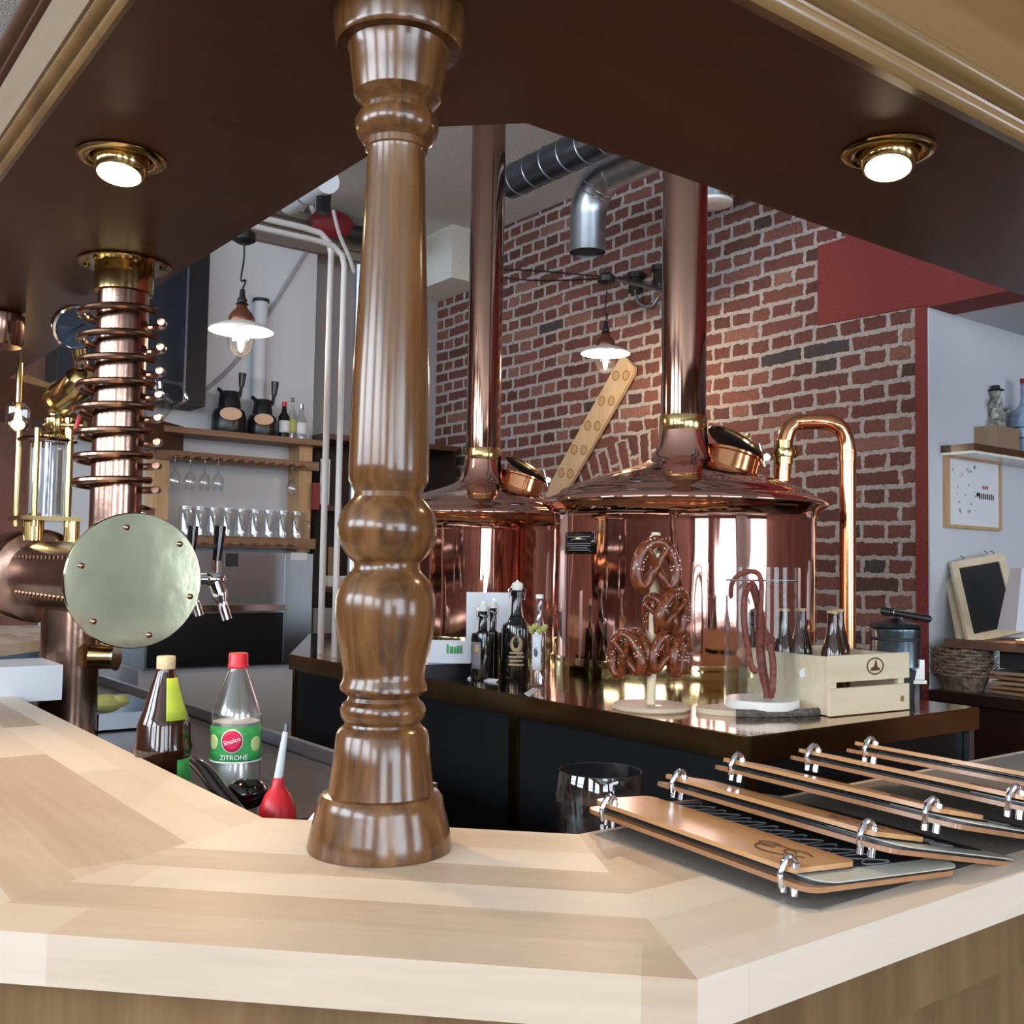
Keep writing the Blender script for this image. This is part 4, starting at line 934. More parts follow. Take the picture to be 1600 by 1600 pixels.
MB().lathe([(.001,0),(.093,0),(.097,.004),(.097,.009),(.093,.013),(.001,.013)], (0,0,0), 56).build('base_disc', M['slice'], st_, local=True)
ptop = atd(1025, 832, D0)-Vector((q0.x, q0.y, Z0)); MB().cyl((0,0,.012), ptop, .0115, seg=20).build('pole', M['dowel'], st_, local=True)
def pegat(py): z = atd(1018, py, D0).z-Z0; k = z/ptop.z; return ptop*k
r3 = _r0
for py, s_ in ((1002, -1), (1002, 1), (940, 1), (868, 0)):
    p = pegat(py); e = p + (r3*s_*.075 if s_ else -_f0*.05)
    MB().cyl(p, e, .0055, seg=12).build('peg', M['dowel'], st_, local=True)
q = atd(1028, 1095, D0-.03); tag(MB().cyl((q.x, q.y, Z0+.0135), (q.x, q.y, Z0+.055), .009, seg=12).build('clear_tube', M['acrylic']), 'tiny clear tube standing at the foot of the pretzel pole', 'tube')
meA = {}
def make_pretzel(px, py, D, size, rot, yaw, tilt, label):
    c = atd(px, py, D)
    Rm = Matrix((_r0, Vector((0,0,1)), -_f0)).transposed() @ Matrix.Rotation(yaw, 3, 'Y') @ Matrix.Rotation(tilt, 3, 'X') @ Matrix.Rotation(rot, 3, 'Z')
    Mx = Rm.to_4x4(); Mx.translation = c
    t = thing('pretzel', label, 'pretzel', group='pretzels hanging on the stand', M=Mx)
    if 'dough' not in meA:
        pts, rs = pretzel(1.0); o = MB().tube(pts, rs, 16).build('dough', M['pretzel'], t, local=True, angle=80); meA['dough'] = o.data
        mb = MB(); rr = random.Random(5); n = len(pts)
        for k in range(46):
            i = int(n*(.5+rr.uniform(-.13, .13))); p = Vector(pts[i]); a = rr.uniform(-1.2, 1.2)
            tn = (Vector(pts[i+1])-Vector(pts[i-1])).normalized(); b = Vector((0,0,1)); s2 = tn.cross(b)
            mb.sph(p + (b*cos(a)+s2*sin(a))*rs[i]*1.0, .014+rr.random()*.012, seg=6)
        o2 = mb.build('salt', M['salt'], t, local=True); meA['salt'] = o2.data; o2['kind'] = 'stuff'
        mb = MB(); p = Vector(pts[n//2]); 
        for k in (-3,-2,-1,0,1,2,3): mb.sph(Vector(pts[n//2+k])+Vector((0,-.02,rs[n//2]*.72)), .055, (1.1,.75,.7), 10)
        o3 = mb.build('crust_split', M['crumb'], t, local=True); meA['split'] = o3.data
        for x in (o, o2, o3): x.scale = (size,)*3
    else:
        for nm, k in (('dough','dough'),('salt','salt'),('crust_split','split')):
            o = bpy.data.objects.new(nm, meA[k]); COL.objects.link(o); o.parent = t; o.scale = (size,)*3
            if nm == 'salt': o['kind'] = 'stuff'
make_pretzel(1025, 887, D0-.045, .088, pi, .25, 0, 'top pretzel of the stand, facing the bar with salt on top')
make_pretzel(1028, 962, D0-.02, .066, pi+.3, -.9, .2, 'middle pretzel on the left, turned sideways below the top one')
make_pretzel(1052, 958, D0-.06, .074, pi-.3, .7, .1, 'middle pretzel on the right, below the top one')
make_pretzel(978, 1026, D0-.03, .076, pi+.2, -.75, 0, 'lower left pretzel at the outer end of its peg')
make_pretzel(995, 1024, D0+.0, .076, pi, -1.0, .1, 'lower left pretzel close to the pole')
make_pretzel(1043, 1024, D0-.02, .076, pi-.2, .5, 0, 'lower right pretzel close to the pole')
make_pretzel(1064, 1022, D0+.01, .074, pi-.1, 1.0, 0, 'lower right pretzel at the outer end of its peg')

# sausages in an acrylic tube
q = onz(1190, 1113, Z0); D = q.dot(_f0)
t = thing('bark_board', 'oval slice of wood with bark edge under the sausage tube', 'board', (q.x, q.y, Z0), radians(-25))
mb = MB(); pts = [(.165*cos(a)*(1+.05*sin(3*a)), .080*sin(a)*(1+.05*cos(2*a)), 0) for a in [2*pi*k/40 for k in range(40)]]
mb.prism(pts, (0,0,.013)); mb.build('slice', M['slice'], t, local=True, bevel=.002)
mb = MB(); mb.tube([(p[0]*1.02, p[1]*1.03, .008) for p in pts[26:40]], .010, 8); mb.build('bark_edge', M['bark'], t, local=True)
zb = Z0+.0135
t = thing('display_tube', 'clear acrylic display tube on a white disc around the sausages', 'display', (q.x, q.y, zb))
r = 57/FPX*D
MB().lathe([(.001,0),(r*.98,0),(r,.003),(r,.020),(r*.97,.022),(.001,.022)], (0,0,0), 48).build('base_disc', M['enamel'], t, local=True)
Ht = atd(1190, 886, D).z-zb
MB().lathe([(r*1.01,.006),(r*1.01,Ht),(r*.975,Ht),(r*.975,.022)], (0,0,0), 56, cap=False).build('tube_wall', M['acrylic'], t, local=True)
zr = atd(1190, 907, D).z-zb; rv = Vector((_r0.x, _r0.y, 0))
MB().cyl(-rv*r*.97+Vector((0,0,zr)), rv*r*.97+Vector((0,0,zr)), .003, seg=10).build('hanging_rod', M['chrome'], t, local=True)
def saus(pl, rad, lab, dD=0):
    P = smoothpts([atd(x, y, D+dd) for x, y, dd in pl], 5); o = MB().tube(P, [rad*(.55 if i in (0, len(P)-1) else 1) for i in range(len(P))], 12).build('sausage', M['sausage'], angle=80)
    tag(o, lab, 'sausage', 'smoked sausages in the display tube')
saus([(1142,935,.02),(1143,915,.01),(1152,900,0),(1170,893,-.01),(1186,898,-.01),(1190,925,-.02),(1186,980,-.02)], .0065, 'smoked sausage bent over the rod, its short end at the left')
saus([(1172,912,-.02),(1163,935,-.03),(1163,975,-.04),(1169,1015,-.04),(1174,1040,-.03),(1182,1052,-.03)], .008, 'long smoked sausage hanging at the left in the tube')
saus([(1174,908,0),(1186,950,.0),(1187,1000,.01),(1192,1050,.01),(1200,1085,0),(1195,1092,0)], .011, 'thickest smoked sausage in the middle of the tube')
saus([(1202,1000,-.01),(1208,1040,-.02),(1206,1090,-.02)], .0085, 'short smoked sausage standing at the right in the tube')
saus([(1200,912,.03),(1216,922,.04),(1226,935,.05),(1228,948,.05)], .0045, 'thin smoked sausage curving to the right from the rod')
# crate with bottles
A = onz(1297, 1121, Z0); Bq = onz(1421, 1109, Z0); d = (Bq-A); Lc = d.length; rz = atan2(d.y, d.x); Wc = .27
Hc = zat(A.x, A.y, 1025)-Z0
t = thing('bottle_crate', 'small pale wooden slatted crate with a burnt emblem', 'crate', tuple(A), rz)
B_ = lambda a, b, nm, m_='palewood': MB().box(a, b).build(nm, M[m_], t, local=True, bevel=.002)
s1, s2 = Hc*.46, Hc*.56
for y in (0, Wc-.009):
    B_((0,y,.002), (Lc,y+.009,s1), 'slat'); B_((0,y,s2), (Lc,y+.009,Hc), 'slat')
for x in (.0095, Lc-.0195): B_((x,.0095,.002), (x+.010,Wc-.0095,Hc-.004), 'end_panel')
B_((.02,.0095,.002), (Lc-.02,Wc-.0095,.010), 'bottom_panel')
for x in (.020, Lc-.034): B_((x,.0092,.01), (x+.014,.020,Hc-.002), 'corner_block')
fr = 0
cxm, czm = Lc*.55, (s2+Hc)/2+.002; mb = MB()
mb.tube([(cxm+.031*cos(a), -.0006, czm+.020*sin(a)) for a in [2*pi*k/36 for k in range(36)]], .0018, 6, closed=True)
mb.prism([(cxm-.020,-.0002,czm-.011),(cxm+.020,-.0002,czm-.011),(cxm+.013,-.0002,czm-.003),(cxm+.008,-.0002,czm-.002),(cxm+.006,-.0002,czm+.010),(cxm+.002,-.0002,czm+.016),(cxm-.001,-.0002,czm+.006),(cxm-.006,-.0002,czm-.002),(cxm-.013,-.0002,czm-.003)], (0,-.0012,0))
mb.build('burnt_emblem', M['burnt'], t, local=True)
mb = MB().lathe([(.001,0),(.008,0),(.008,.001),(.001,.001)], (Lc-.030, 0, s1*.45), 16, Matrix.Rotation(radians(90), 3, 'X')).build('knot', M['menuwood2'], t, local=True)
u_, v_ = Vector((cos(rz), sin(rz), 0)), Vector((-sin(rz), cos(rz), 0))
first = None
for (ux, vy, lab) in ((.060, .20, 'brown beer bottle at the back left of the crate'), (.125, .20, 'brown beer bottle in the crate, second from the left and half hidden'), (.095, .07, 'brown beer bottle at the front of the crate'), (.215, .15, 'brown beer bottle at the right in the crate')):
    loc = A+u_*ux+v_*vy; loc.z = Z0+.0105
    if first is None:
        first = thing('beer_bottle', lab, 'bottle', tuple(loc), 0, 'beer bottles in the wooden crate')
        h = .243
        lathe_obj('bottle_glass', [(.001,0),(.028,0),(.030,.004),(.030,.125),(.0285,.14),(.022,.165),(.0155,.190),(.0135,.215),(.0130,h-.012),(.0145,h-.011),(.0145,h-.004),(.012,h-.002)], M['brownglass'], first, 28)
        lathe_obj('crown_cap', [(.0155,h-.007),(.0150,h-.004),(.013,h),(.001,h+.0005)], M['print_gold'], first, 21)
    else: dup(first, loc, 0, lab)
# percolator behind
q = atd(1399, 1086, 2.98); q.z = Z0
q = onz(1399, 1088, Z0); D = 2.95; q = atd(1399, 1000, D); 
h = lambda py: atd(1399, py, D).z-Z0
t = thing('soup_kettle', 'round dark steel kettle with black lever handle behind the crate', 'kettle', (q.x, q.y, Z0))
lathe_obj('kettle_foot', [(.050,.0),(.055,.0),(.058,h(1062)),(.062,h(1045))], M['blackmatt'], t)
lathe_obj('kettle_body', [(.060,h(1045)),(.068,h(1040)),(.068,h(990)),(.070,h(986)),(.070,h(982)),(.066,h(980))], M['bluesteel'], t, 48)
lathe_obj('body_ring', [(.0685,h(1000)),(.0705,h(999)),(.0705,h(996)),(.0685,h(995))], M['blackmatt'], t, 48)
lathe_obj('lid', [(.071,h(980)),(.066,h(974)),(.03,h(970)),(.012,h(966)),(.010,h(956)),(.001,h(955))], M['black'], t, 40)
a_ = atd(1382, 955, D-.04)-Vector((q.x,q.y,Z0)); b_ = atd(1450, 967, D-.10)-Vector((q.x,q.y,Z0))
MB().cyl(a_, a_.lerp(b_,.25), .012, .010).sph(a_, .0125, seg=14).cyl(a_.lerp(b_,.22), b_, .0085, .0105).sph(b_, .0105, seg=14).build('lever_handle', M['black'], t, local=True)
k_ = a_.lerp(b_,.22); MB().cyl(k_, k_+(b_-a_)*.03, .0125).build('handle_ring', M['chrome'], t, local=True)
c_ = atd(1424, 1045, D-.02)-Vector((q.x,q.y,Z0)); mb = MB(); mb.obox(c_, (.055,.05,.055), Matrix.Rotation(-YAW,3,'Z')).obox(c_-Vector((0,0,.034)), (.065,.055,.010), Matrix.Rotation(-YAW,3,'Z')).build('white_housing', M['enamel'], t, local=True, bevel=.003)
MB().obox(c_-Vector((0,0,.072)), (.03,.04,.062), Matrix.Rotation(-YAW,3,'Z')).build('black_leg', M['black'], t, local=True)
c_ = onz(1262, 1112, Z0+.014)
t = thing('price_clip', 'white tag held by a bent clear rod behind the sausage tube', 'price tag', (c_.x, c_.y, c_.z))
P = [atd(x, y, 2.62) for x, y in ((1275,1090),(1292,1070),(1293,1048),(1280,1030),(1262,1020),(1248,1012))]; MB().tube([p for p in smoothpts(P, 4)], .003, 8).build('clear_rod', M['acrylic'], t)
P = [atd(x, y, 2.60) for x, y in ((1247,1050),(1264,1038),(1269,1048),(1252,1060))]; MB().prism(P, _f0*.002).build('tag_card', M['white'], t)

# ============================================================ partition: rack, fridge, things on the shelf
def X(px, y=YP): return ony(px, 800, y).x
def ZZ(px, py, y=YP): return ony(px, py, y).z
YF = YP-.16
rk = thing('glass_rack', 'pine wall rack for glasses with brown shelves on the partition', 'rack', (2.55, YP-.1, 1.5))
xl, xr = ony(252, 750, YF).x, ony(477, 750, YF).x
zs = ony(400, 690, YF).z; zl = ony(440, 848, YF).z; zr = ony(400, 722, YF).z
for x in (xl, xr): MB().box((x-.045, YF, zl-.05), (x+.045, YP-.001, zs)).build('post', M['pine'], rk, bevel=.003)
MB().box((xl-.08, YF-.09, zs+.0), (xr+.10, YP-.001, zs+.035)).build('top_shelf', M['pineshelf'], rk, bevel=.003)
MB().box((xl-.045, YF-.03, zr-.028), (xr+.08, YF-.001, zr+.028)).build('hanger_rail', M['pineshelf'], rk, bevel=.003)
MB().box((xl-.045, YF-.03, zl-.035), (xr+.07, YF-.001, zl+.03)).build('lower_rail', M['pineshelf'], rk, bevel=.003)
MB().box((xl+.046, YF-.0005, zl-.02), (xr-.046, YP-.001, zl-.001)).build('lower_shelf', M['pineshelf'], rk)
for k in range(13):
    x = xl+.06+(xr-xl-.12)*k/12; MB().box((x-.012, YF-.14, zr-.02), (x+.012, YF-.031, zr-.004)).build('peg', M['pineshelf'], rk)
for k in range(10):
    x = xl+.10+(xr-xl-.2)*k/9; MB().box((x-.012, YF-.12, zl-.02), (x+.012, YF-.031, zl-.004)).build('peg', M['pineshelf'], rk)
# hanging wine glasses
first = None
for i, (px, lab) in enumerate(((273,'far left'),(297,'second from the left'),(320,'third from the left'),(341,'fourth from the left'),(457,'single one at the right end'))):
    x = ony(px, 740, YF-.09).x; lab = 'stemmed glass hanging upside down from the rack, '+lab
    loc = (x, YF-.09, zr-.005)
    if first is None:
        first = thing('wine_glass', lab, 'glass', loc, 0, 'stemmed glasses hanging under the shelf')
        lathe_obj('foot', [(.001,.004),(.032,.0),(.033,-.002),(.006,-.006),(.0045,-.01)], M['glassfar'], first, 24)
        lathe_obj('stem', [(.0045,-.01),(.0045,-.085),(.008,-.092)], M['glassfar'], first, 12)
        lathe_obj('bowl', [(.008,-.092),(.028,-.110),(.036,-.135),(.036,-.160),(.029,-.195)], M['glassfar'], first, 28)
    else: dup(first, loc, 0, lab)
first = None
names = ['leftmost','second from the left','third from the left','fourth from the left','fifth from the left','fourth from the right','third from the right','second from the right','rightmost']
for i in range(9):
    x = ony(291+i*21.6, 820, YF-.05).x; lab = 'upturned beer mug on the lower rack shelf, '+names[i]
    loc = (x, YF-.055, zl+.0305)
    if first is None:
        first = thing('beer_mug', lab, 'glass', loc, 0, 'beer mugs on the lower rack shelf')
        lathe_obj('mug_body', [(.046,0),(.046,.14),(.040,.16),(.001,.162)], M['glassfar'], first, 20)
        lathe_obj('mug_base', [(.044,.145),(.044,.166),(.001,.168)], M['glass'], first, 20)
        MB().tube([(.044,-.01,.04),(.072,-.015,.045),(.075,-.015,.10),(.044,-.01,.11)], .006, 8).build('mug_handle', M['glassfar'], first, local=True)
    else: dup(first, loc, 0, lab)
# airpots
for px, pt, lab, w_ in ((357, 612, 'left black vacuum jug with oval tan label on the shelf', 1.0), (409, 625, 'right black vacuum jug with oval tan label on the shelf', .9)):
    yy = YF+.02; x = ony(px, 680, yy).x; zb = zs+.0355; H = ony(px, pt, yy).z-zb
    t = thing('vacuum_jug', lab, 'vacuum jug', (x, yy, zb), 0, 'black vacuum jugs on the rack shelf')
    lathe_obj('jug_body', [(.001,0),(.098*w_,0),(.104*w_,.02),(.102*w_,H*.40),(.09*w_,H*.55),(.070*w_,H*.60),(.060*w_,H*.95),(.055*w_,H),(.001,H)], M['black'], t)
    MB().lathe([(.001,.003),(.065*w_,.003),(.065*w_,0)], (-.03,-.103*w_,H*.42), 32, Matrix.Rotation(radians(-18), 3, 'Z') @ Matrix.Rotation(radians(78), 3, 'X') @ Matrix.Scale(.62, 3, (0,1,0))).build('oval_label', M['tan'], t, local=True)
    p = Vector((.055, -.02, H)); MB().cyl(p-Vector((0,0,.03)), p+Vector((.01,0,.04)), .010).cyl(p+Vector((.01,0,.035)), p+Vector((.015,0,.12)), .016, .024).build('pump_lever', M['black'], t, local=True)
    MB().tube([(-.055,-.03,H*.92),(-.10,-.08,H*.98),(-.085,-.12,H*.85)], .012, 8).build('pour_spout', M['black'], t, local=True)
for px, pt, r, cap, body, lab, lb2 in ((443, 628, .036, 'red', 'darkglass', 'dark bottle with red cap and white label on the rack shelf', 'white'), (456, 621, .026, 'pineshelf', 'glassfar', 'slim pale bottle with brown stopper on the rack shelf', 'sponge'), (470, 632, .036, 'chrome', 'glassfar', 'clear bottle with white label at the right end of the rack shelf', 'white')):
    yy = YF+.0; x = ony(px, 680, yy).x; zb = zs+.0355; H = ony(px, pt, yy).z-zb
    t = thing('spirit_bottle', lab, 'bottle', (x, yy, zb), 0, 'bottles on the rack shelf')
    lathe_obj('bottle_glass', [(.001,0),(r,0),(r,H*.6),(r*.45,H*.72),(r*.38,H*.9)], M[body], t, 24)
    lathe_obj('stopper', [(r*.42,H*.88),(r*.42,H),(.001,H)], M[cap], t, 16)
    band('label', r+.001, H*.15, H*.48, -170, -20, M[lb2], t)
# fridge
x0, x1 = ony(237, 950, YP-.5).x, ony(489, 950, YP-.35).x
yf = YP-.45; x0, x1 = ony(228, 950, yf).x, ony(487, 950, yf).x; z0, z1 = ony(340, 1042, yf).z, ony(340, 862, yf).z
zm = ony(340, 950, yf).z; xs = ony(444, 950, yf).x
fg = thing('stainless_fridge', 'wide stainless back bar fridge under the glass rack', 'fridge', ((x0+x1)/2, yf, z0))
MB().box((x0, yf, z0), (x1, YP-.001, z1)).build('fridge_body', M['steel'], fg, bevel=.004)
MB().box((x0+.01, yf-.012, zm+.03), (xs-.01, yf-.001, z1-.01)).build('upper_panel', M['steel'], fg, bevel=.003)
MB().box((x0+.01, yf-.014, z0+.01), (xs-.01, yf-.001, zm-.03)).build('dark_door', M['panel'], fg, bevel=.003)
MB().box((x0+.01, yf-.035, zm-.018), (xs-.01, yf-.0005, zm+.018)).build('door_handle', M['chrome'], fg, bevel=.004)
MB().box((xs, yf-.012, z0+.01), (x1-.008, yf-.001, z1-.01)).build('side_panel', M['steel'], fg, bevel=.003)
p0 = ony(453, 875, yf); p1 = ony(478, 864, yf); MB().box((p0.x, yf-.015, p0.z), (p1.x, yf-.0125, p1.z)).build('maker_plate', M['white'], fg, bevel=.001)
p0 = ony(350, 885, yf); p1 = ony(371, 865, yf); MB().box((p0.x, yf-.015, p0.z), (p1.x, yf-.0125, p1.z)).build('temperature_display', M['bluesteel'], fg, bevel=.001)
tag(MB().box((x0-.02, yf+.03, 0), (x1+.01, YP-.001, z0-.001)).build('fridge_plinth', M['plaster']), 'white plastered plinth under the stainless fridge', 'plinth')
# black tall cabinet above the beam
xa, xb_ = ony(236, 500, YP-.25).x, ony(325, 500, YP-.25).x
cb = thing('black_cabinet', 'tall black wall cabinet above the oak beam at the left', 'cabinet', (xa, YP-.2, 2.3))
zb = 2.365
MB().box((xa-.5, YP-.25, zb), (xb_, YP-.001, 3.455)).build('cabinet_body', M['blackmatt'], cb, smooth=False)
xm = ony(290, 500, YP-.25).x
MB().box((xa-.48, YP-.265, zb+.02), (xm-.008, YP-.2505, 3.44)).build('dark_glass_door', mat('dark_glass_door', (.015,.02,.03), .12, coat=.5), cb, bevel=.003)
MB().box((xm+.008, YP-.262, zb+.02), (xb_-.01, YP-.2505, 3.44)).build('side_door', M['black'], cb, bevel=.003)
MB().box((xm-.007, YP-.27, zb+.01), (xm+.007, YP-.2505, 3.45)).build('edge_profile', M['galvd'], cb)
# glass cluster
q = atd(243, 645, 5.85); q.z = 2.256
t = thing('glass_carafe', 'crystal carafe standing on the oak beam behind the copper coils', 'carafe', tuple(q))
lathe_obj('carafe_body', [(.001,0),(.05,0),(.085,.05),(.095,.10),(.07,.15),(.035,.18),(.03,.22),(.045,.24)], M['glassfar'], t, 14, angle=5)
MB().tube([(.03,-.02,.22),(.12,-.08,.20),(.15,-.08,.12),(.08,-.05,.06)], .012, 8).build('carafe_handle', M['glassfar'], t, local=True)
# wall pipe stub & slanting cable
q = ony(408, 470, YP-.04); e = ony(408, 625, YP-.04)
t = thing('wall_pipe', 'white capped pipe standing on the partition behind the vacuum jugs', 'pipe', (q.x, q.y, zs+.04))
MB().cyl((q.x, q.y, zs+.036), (q.x, q.y, q.z), .045, seg=24).build('pipe_body', M['plaster'], t)
MB().lathe([(.046,0),(.052,.0),(.052,.02),(.046,.02)], (q.x, q.y, q.z-.01), 28, cap=True).build('dark_cap', M['blackmatt'], t)
q = ony(479, 393, YP-.012); e = ony(318, 612, YP-.012); mid = ony(395, 530, YP-.012)
pipe('slanting_cable', smoothpts([q, q.lerp(mid,.5), mid, mid.lerp(e,.5)-Vector((0,0,.03)), e], 5), .011, M['greywall'], 'grey cable slanting down the white partition', 'cable')
# recess between partition and brick wall: dark shelf unit
xa, xb_ = 3.05, 4.10; yb = YB-.001
su = thing('dark_shelf_unit', 'dark open shelf unit in the corner left of the turned column', 'shelf unit', (3.5, YB-.2, 0))
for z in (ony(540, 1010, 6.1).z, ony(540, 925, 6.1).z, ony(540, 800, 6.1).z, ony(540, 690, 6.1).z):
    MB().box((xa, 6.05, z), (xb_, yb, z+.035)).build('shelf_board', M['beam'], su)
MB().box((xa, YB-.02, .0), (xb_, YB-.002, ony(540, 690, 6.1).z)).build('back_panel', M['sideboard'], su)
for x in (xa+.001, xb_-.03): MB().box((x, 6.06, 0), (x+.028, YB-.021, ony(540, 690, 6.1).z)).build('side_panel', M['sideboard'], su)
def on_unit(name, label, cat, mt, px0, py0, px1, py1, y, dy=.06, group=None):
    a = ony(px0, py1, y); b = ony(px1, py0, y)
    return tag(MB().box((a.x, y, a.z), (b.x, y+dy, b.z)).build(name, mt, bevel=.004), label, cat, group)
on_unit('white_towel', 'white towel hanging in the dark shelf unit behind the thin pipes', 'towel', M['white'], 500, 718, 516, 788, 6.03, .01)
on_unit('dark_red_cloth', 'dark red cloth beside the rack post in the dark shelf unit', 'cloth', M['darkred'], 488, 755, 500, 796, 6.0, .02)
on_unit('paper_bag', 'crumpled brown paper bag in the dark shelf unit', 'bag', M['cardbox'], 512, 855, 528, 900, 6.12, .1)
on_unit('white_drawer_box', 'grey drawer box low in the dark shelf unit', 'box', M['greywall'], 489, 950, 535, 1008, 6.0, .045)
first = None
sz = ony(540, 925, 6.1).z+.036
for k in range(4):
    p = ony(505+k*11, 900, 6.08)
    if first is None:
        first = thing('cup', 'white cup in the dark shelf unit, leftmost of four', 'cup', (p.x, p.y, sz), 0, 'cups in the dark shelf unit'); lathe_obj('cup_body', [(.001,0),(.022,0),(.032,.07),(.030,.07),(.02,.005)], M['enamel'], first, 20)
    else: dup(first, (p.x, p.y, sz), 0, 'white cup in the dark shelf unit, '+('second of four','third of four','rightmost of four')[k-1])

# ============================================================ enamel lamps
def bell(px, pyr, pys, pyb, D, label, anchor):
    q = atd(px, pys, D); zr = atd(px, pyr, D).z
    t = thing('pendant_lamp', label, 'lamp', tuple(q), 0, 'enamel pendant lamps with glass globes')
    L = lambda nm, prof, m_, seg=40, cap=False: MB().lathe(prof, (0,0,0), seg, cap=cap).build(nm, m_, t, local=True, angle=45)
    L('shade', [(.030,.052),(.040,.034),(.060,.024),(.105,.010),(.126,-.004),(.127,-.010),(.122,-.009),(.10,.002),(.055,.014),(.036,.022)], M['enamel'])
    L('shade_cap', [(.048,.020),(.052,.030),(.050,.048),(.040,.066),(.024,.082),(.018,.098)], M['shadecap'])
    L('lamp_neck', [(.018,.095),(.026,.100),(.018,.108),(.020,.118),(.012,.130),(.010,.160),(.001,.163)], M['irons'])
    L('glass_globe', [(.045,.004),(.050,-.020),(.052,-.055),(.044,-.088),(.024,-.108),(.001,-.113)], M['glassfar'])
    MB().lathe([(.001,.0),(.010,-.005),(.014,-.030),(.013,-.05),(.006,-.07),(.001,-.075)], (0,0,0), 16).build('bulb', M['bulb'], t, local=True)
    zz = zr-q.z
    MB().tube(smoothpts([(0,0,.16), (.012,.0,.20), (-.008,.0,zz*.55), (.002,0,zz*.8), (0,0,zz)], 5), .004, 8).build('cord', M['irons'], t, local=True)
    rose = L('ceiling_rose', [(.001,-.01),(.025,-.012),(.046,.0),(.048,.028),(.030,.045),(.001,.046)], M['irons'])
    rose.location = (0,0,zz)
    pl = bpy.data.lights.new('pendant_light', 'POINT'); pl.energy = 28 if anchor == 'wall' else 14; pl.color = (1, .70, .42); pl.shadow_soft_size = .02
    po = bpy.data.objects.new('pendant_light', pl); COL.objects.link(po); po.location = q+Vector((0,0,-.085)); 
    mb = MB(); p = Vector((q.x, q.y, zr+.03))
    if anchor == 'wall': mb.cyl(p, (XB-.001, p.y, p.z), .012)
    else: mb.cyl(p, (p.x, p.y, CEIL-.001), .010)
    mb.build('lamp_bracket', M['galvd'], t)
    return q
bell(377, 376, 514, 566, 4.1, 'enamel pendant lamp in front of the white partition', 'ceiling')
qr = bell(946, 441, 550, 587, 5.3, 'enamel pendant lamp in front of the brick wall', 'wall')
for px, py, lab in ((993, 443, 'black junction fitting on the brick wall right of the lamp bracket'), (1031, 432, 'black junction fitting half behind the right flue')):
    q = onx(px, py, XB-.05); t = thing('junction_fitting', lab, 'junction box', tuple(q), 0, 'black fittings on the brick wall')
    MB().cyl(q+Vector((0,0,-.05)), q+Vector((0,0,.03)), .045, .035).cyl(q+Vector((0,0,.03)), q+Vector((0,0,.06)), .05).cyl(q, q+Vector((.049,0,0)), .02).build('fitting_body', M['irons'], t)
    MB().tube(smoothpts([q+Vector((0,0,-.05)), q+Vector((0,-.03,-.12)), q+Vector((.02,-.10,-.15)), q+Vector((.045,-.14,-.10))], 4), .009, 8).build('bent_conduit', M['galv'], t)
for i, (a, b, c) in enumerate((((684,424),(800,421),(945,432)), ((684,415),(820,437),(1000,432)))):
    pipe('wall_wire', smoothpts([onx(*a, XB-.015), onx(*b, XB-.03), onx(*c, XB-.015)], 8), .004, M['irons'], ('upper' if i else 'lower')+' left end of the two black wires slung along the brick wall', 'wire', 'wires along the brick wall', 6)
# small lit lamp at far left
q = atd(28, 655, 3.7); t = thing('candle_lamp', 'small lit glass lamp glowing under the canopy beam at the left edge', 'lamp', tuple(q))
MB().lathe([(.022,.06),(.040,.04),(.042,-.02),(.030,-.04)], q, 24, cap=False).build('glass_shade', M['glassfar'], t); MB().sph(q+Vector((0,0,-.02)), .024, (1,1,.8)).cyl(q, q+Vector((0,0,.045)), .014, .004).build('bulb', M['candle'], t)
MB().cyl(q+Vector((0,0,.06)), (q.x, q.y, ZC+.001 if q.z+.06 < ZC else q.z+.2), .010).build('lamp_stem', M['brass'], t)

# ============================================================ niche on the right
P0 = ony(1457, 1077, 2.44); xs0 = P0.x; zs0 = P0.z
sb = thing('sideboard', 'dark brown sideboard against the wall of the right niche', 'sideboard', (xs0, 2.2, 0))
MB().box((xs0-.02, .9, zs0-.045), (xs0+.55, 2.445, zs0)).build('sideboard_top', M['sideboard'], sb, bevel=.004)
MB().box((xs0+.01, .92, 0), (xs0+.53, 2.43, zs0-.046)).build('sideboard_body', M['sideboard'], sb)
for k in range(3): MB().box((xs0-.002, 2.40-.48*(k+1)+.01, .08), (xs0+.0095, 2.40-.48*k-.01, zs0-.07)).build('door_panel', M['sideboard'], sb, bevel=.006)
def px_at(px, y): return ony(px, 900, y).x
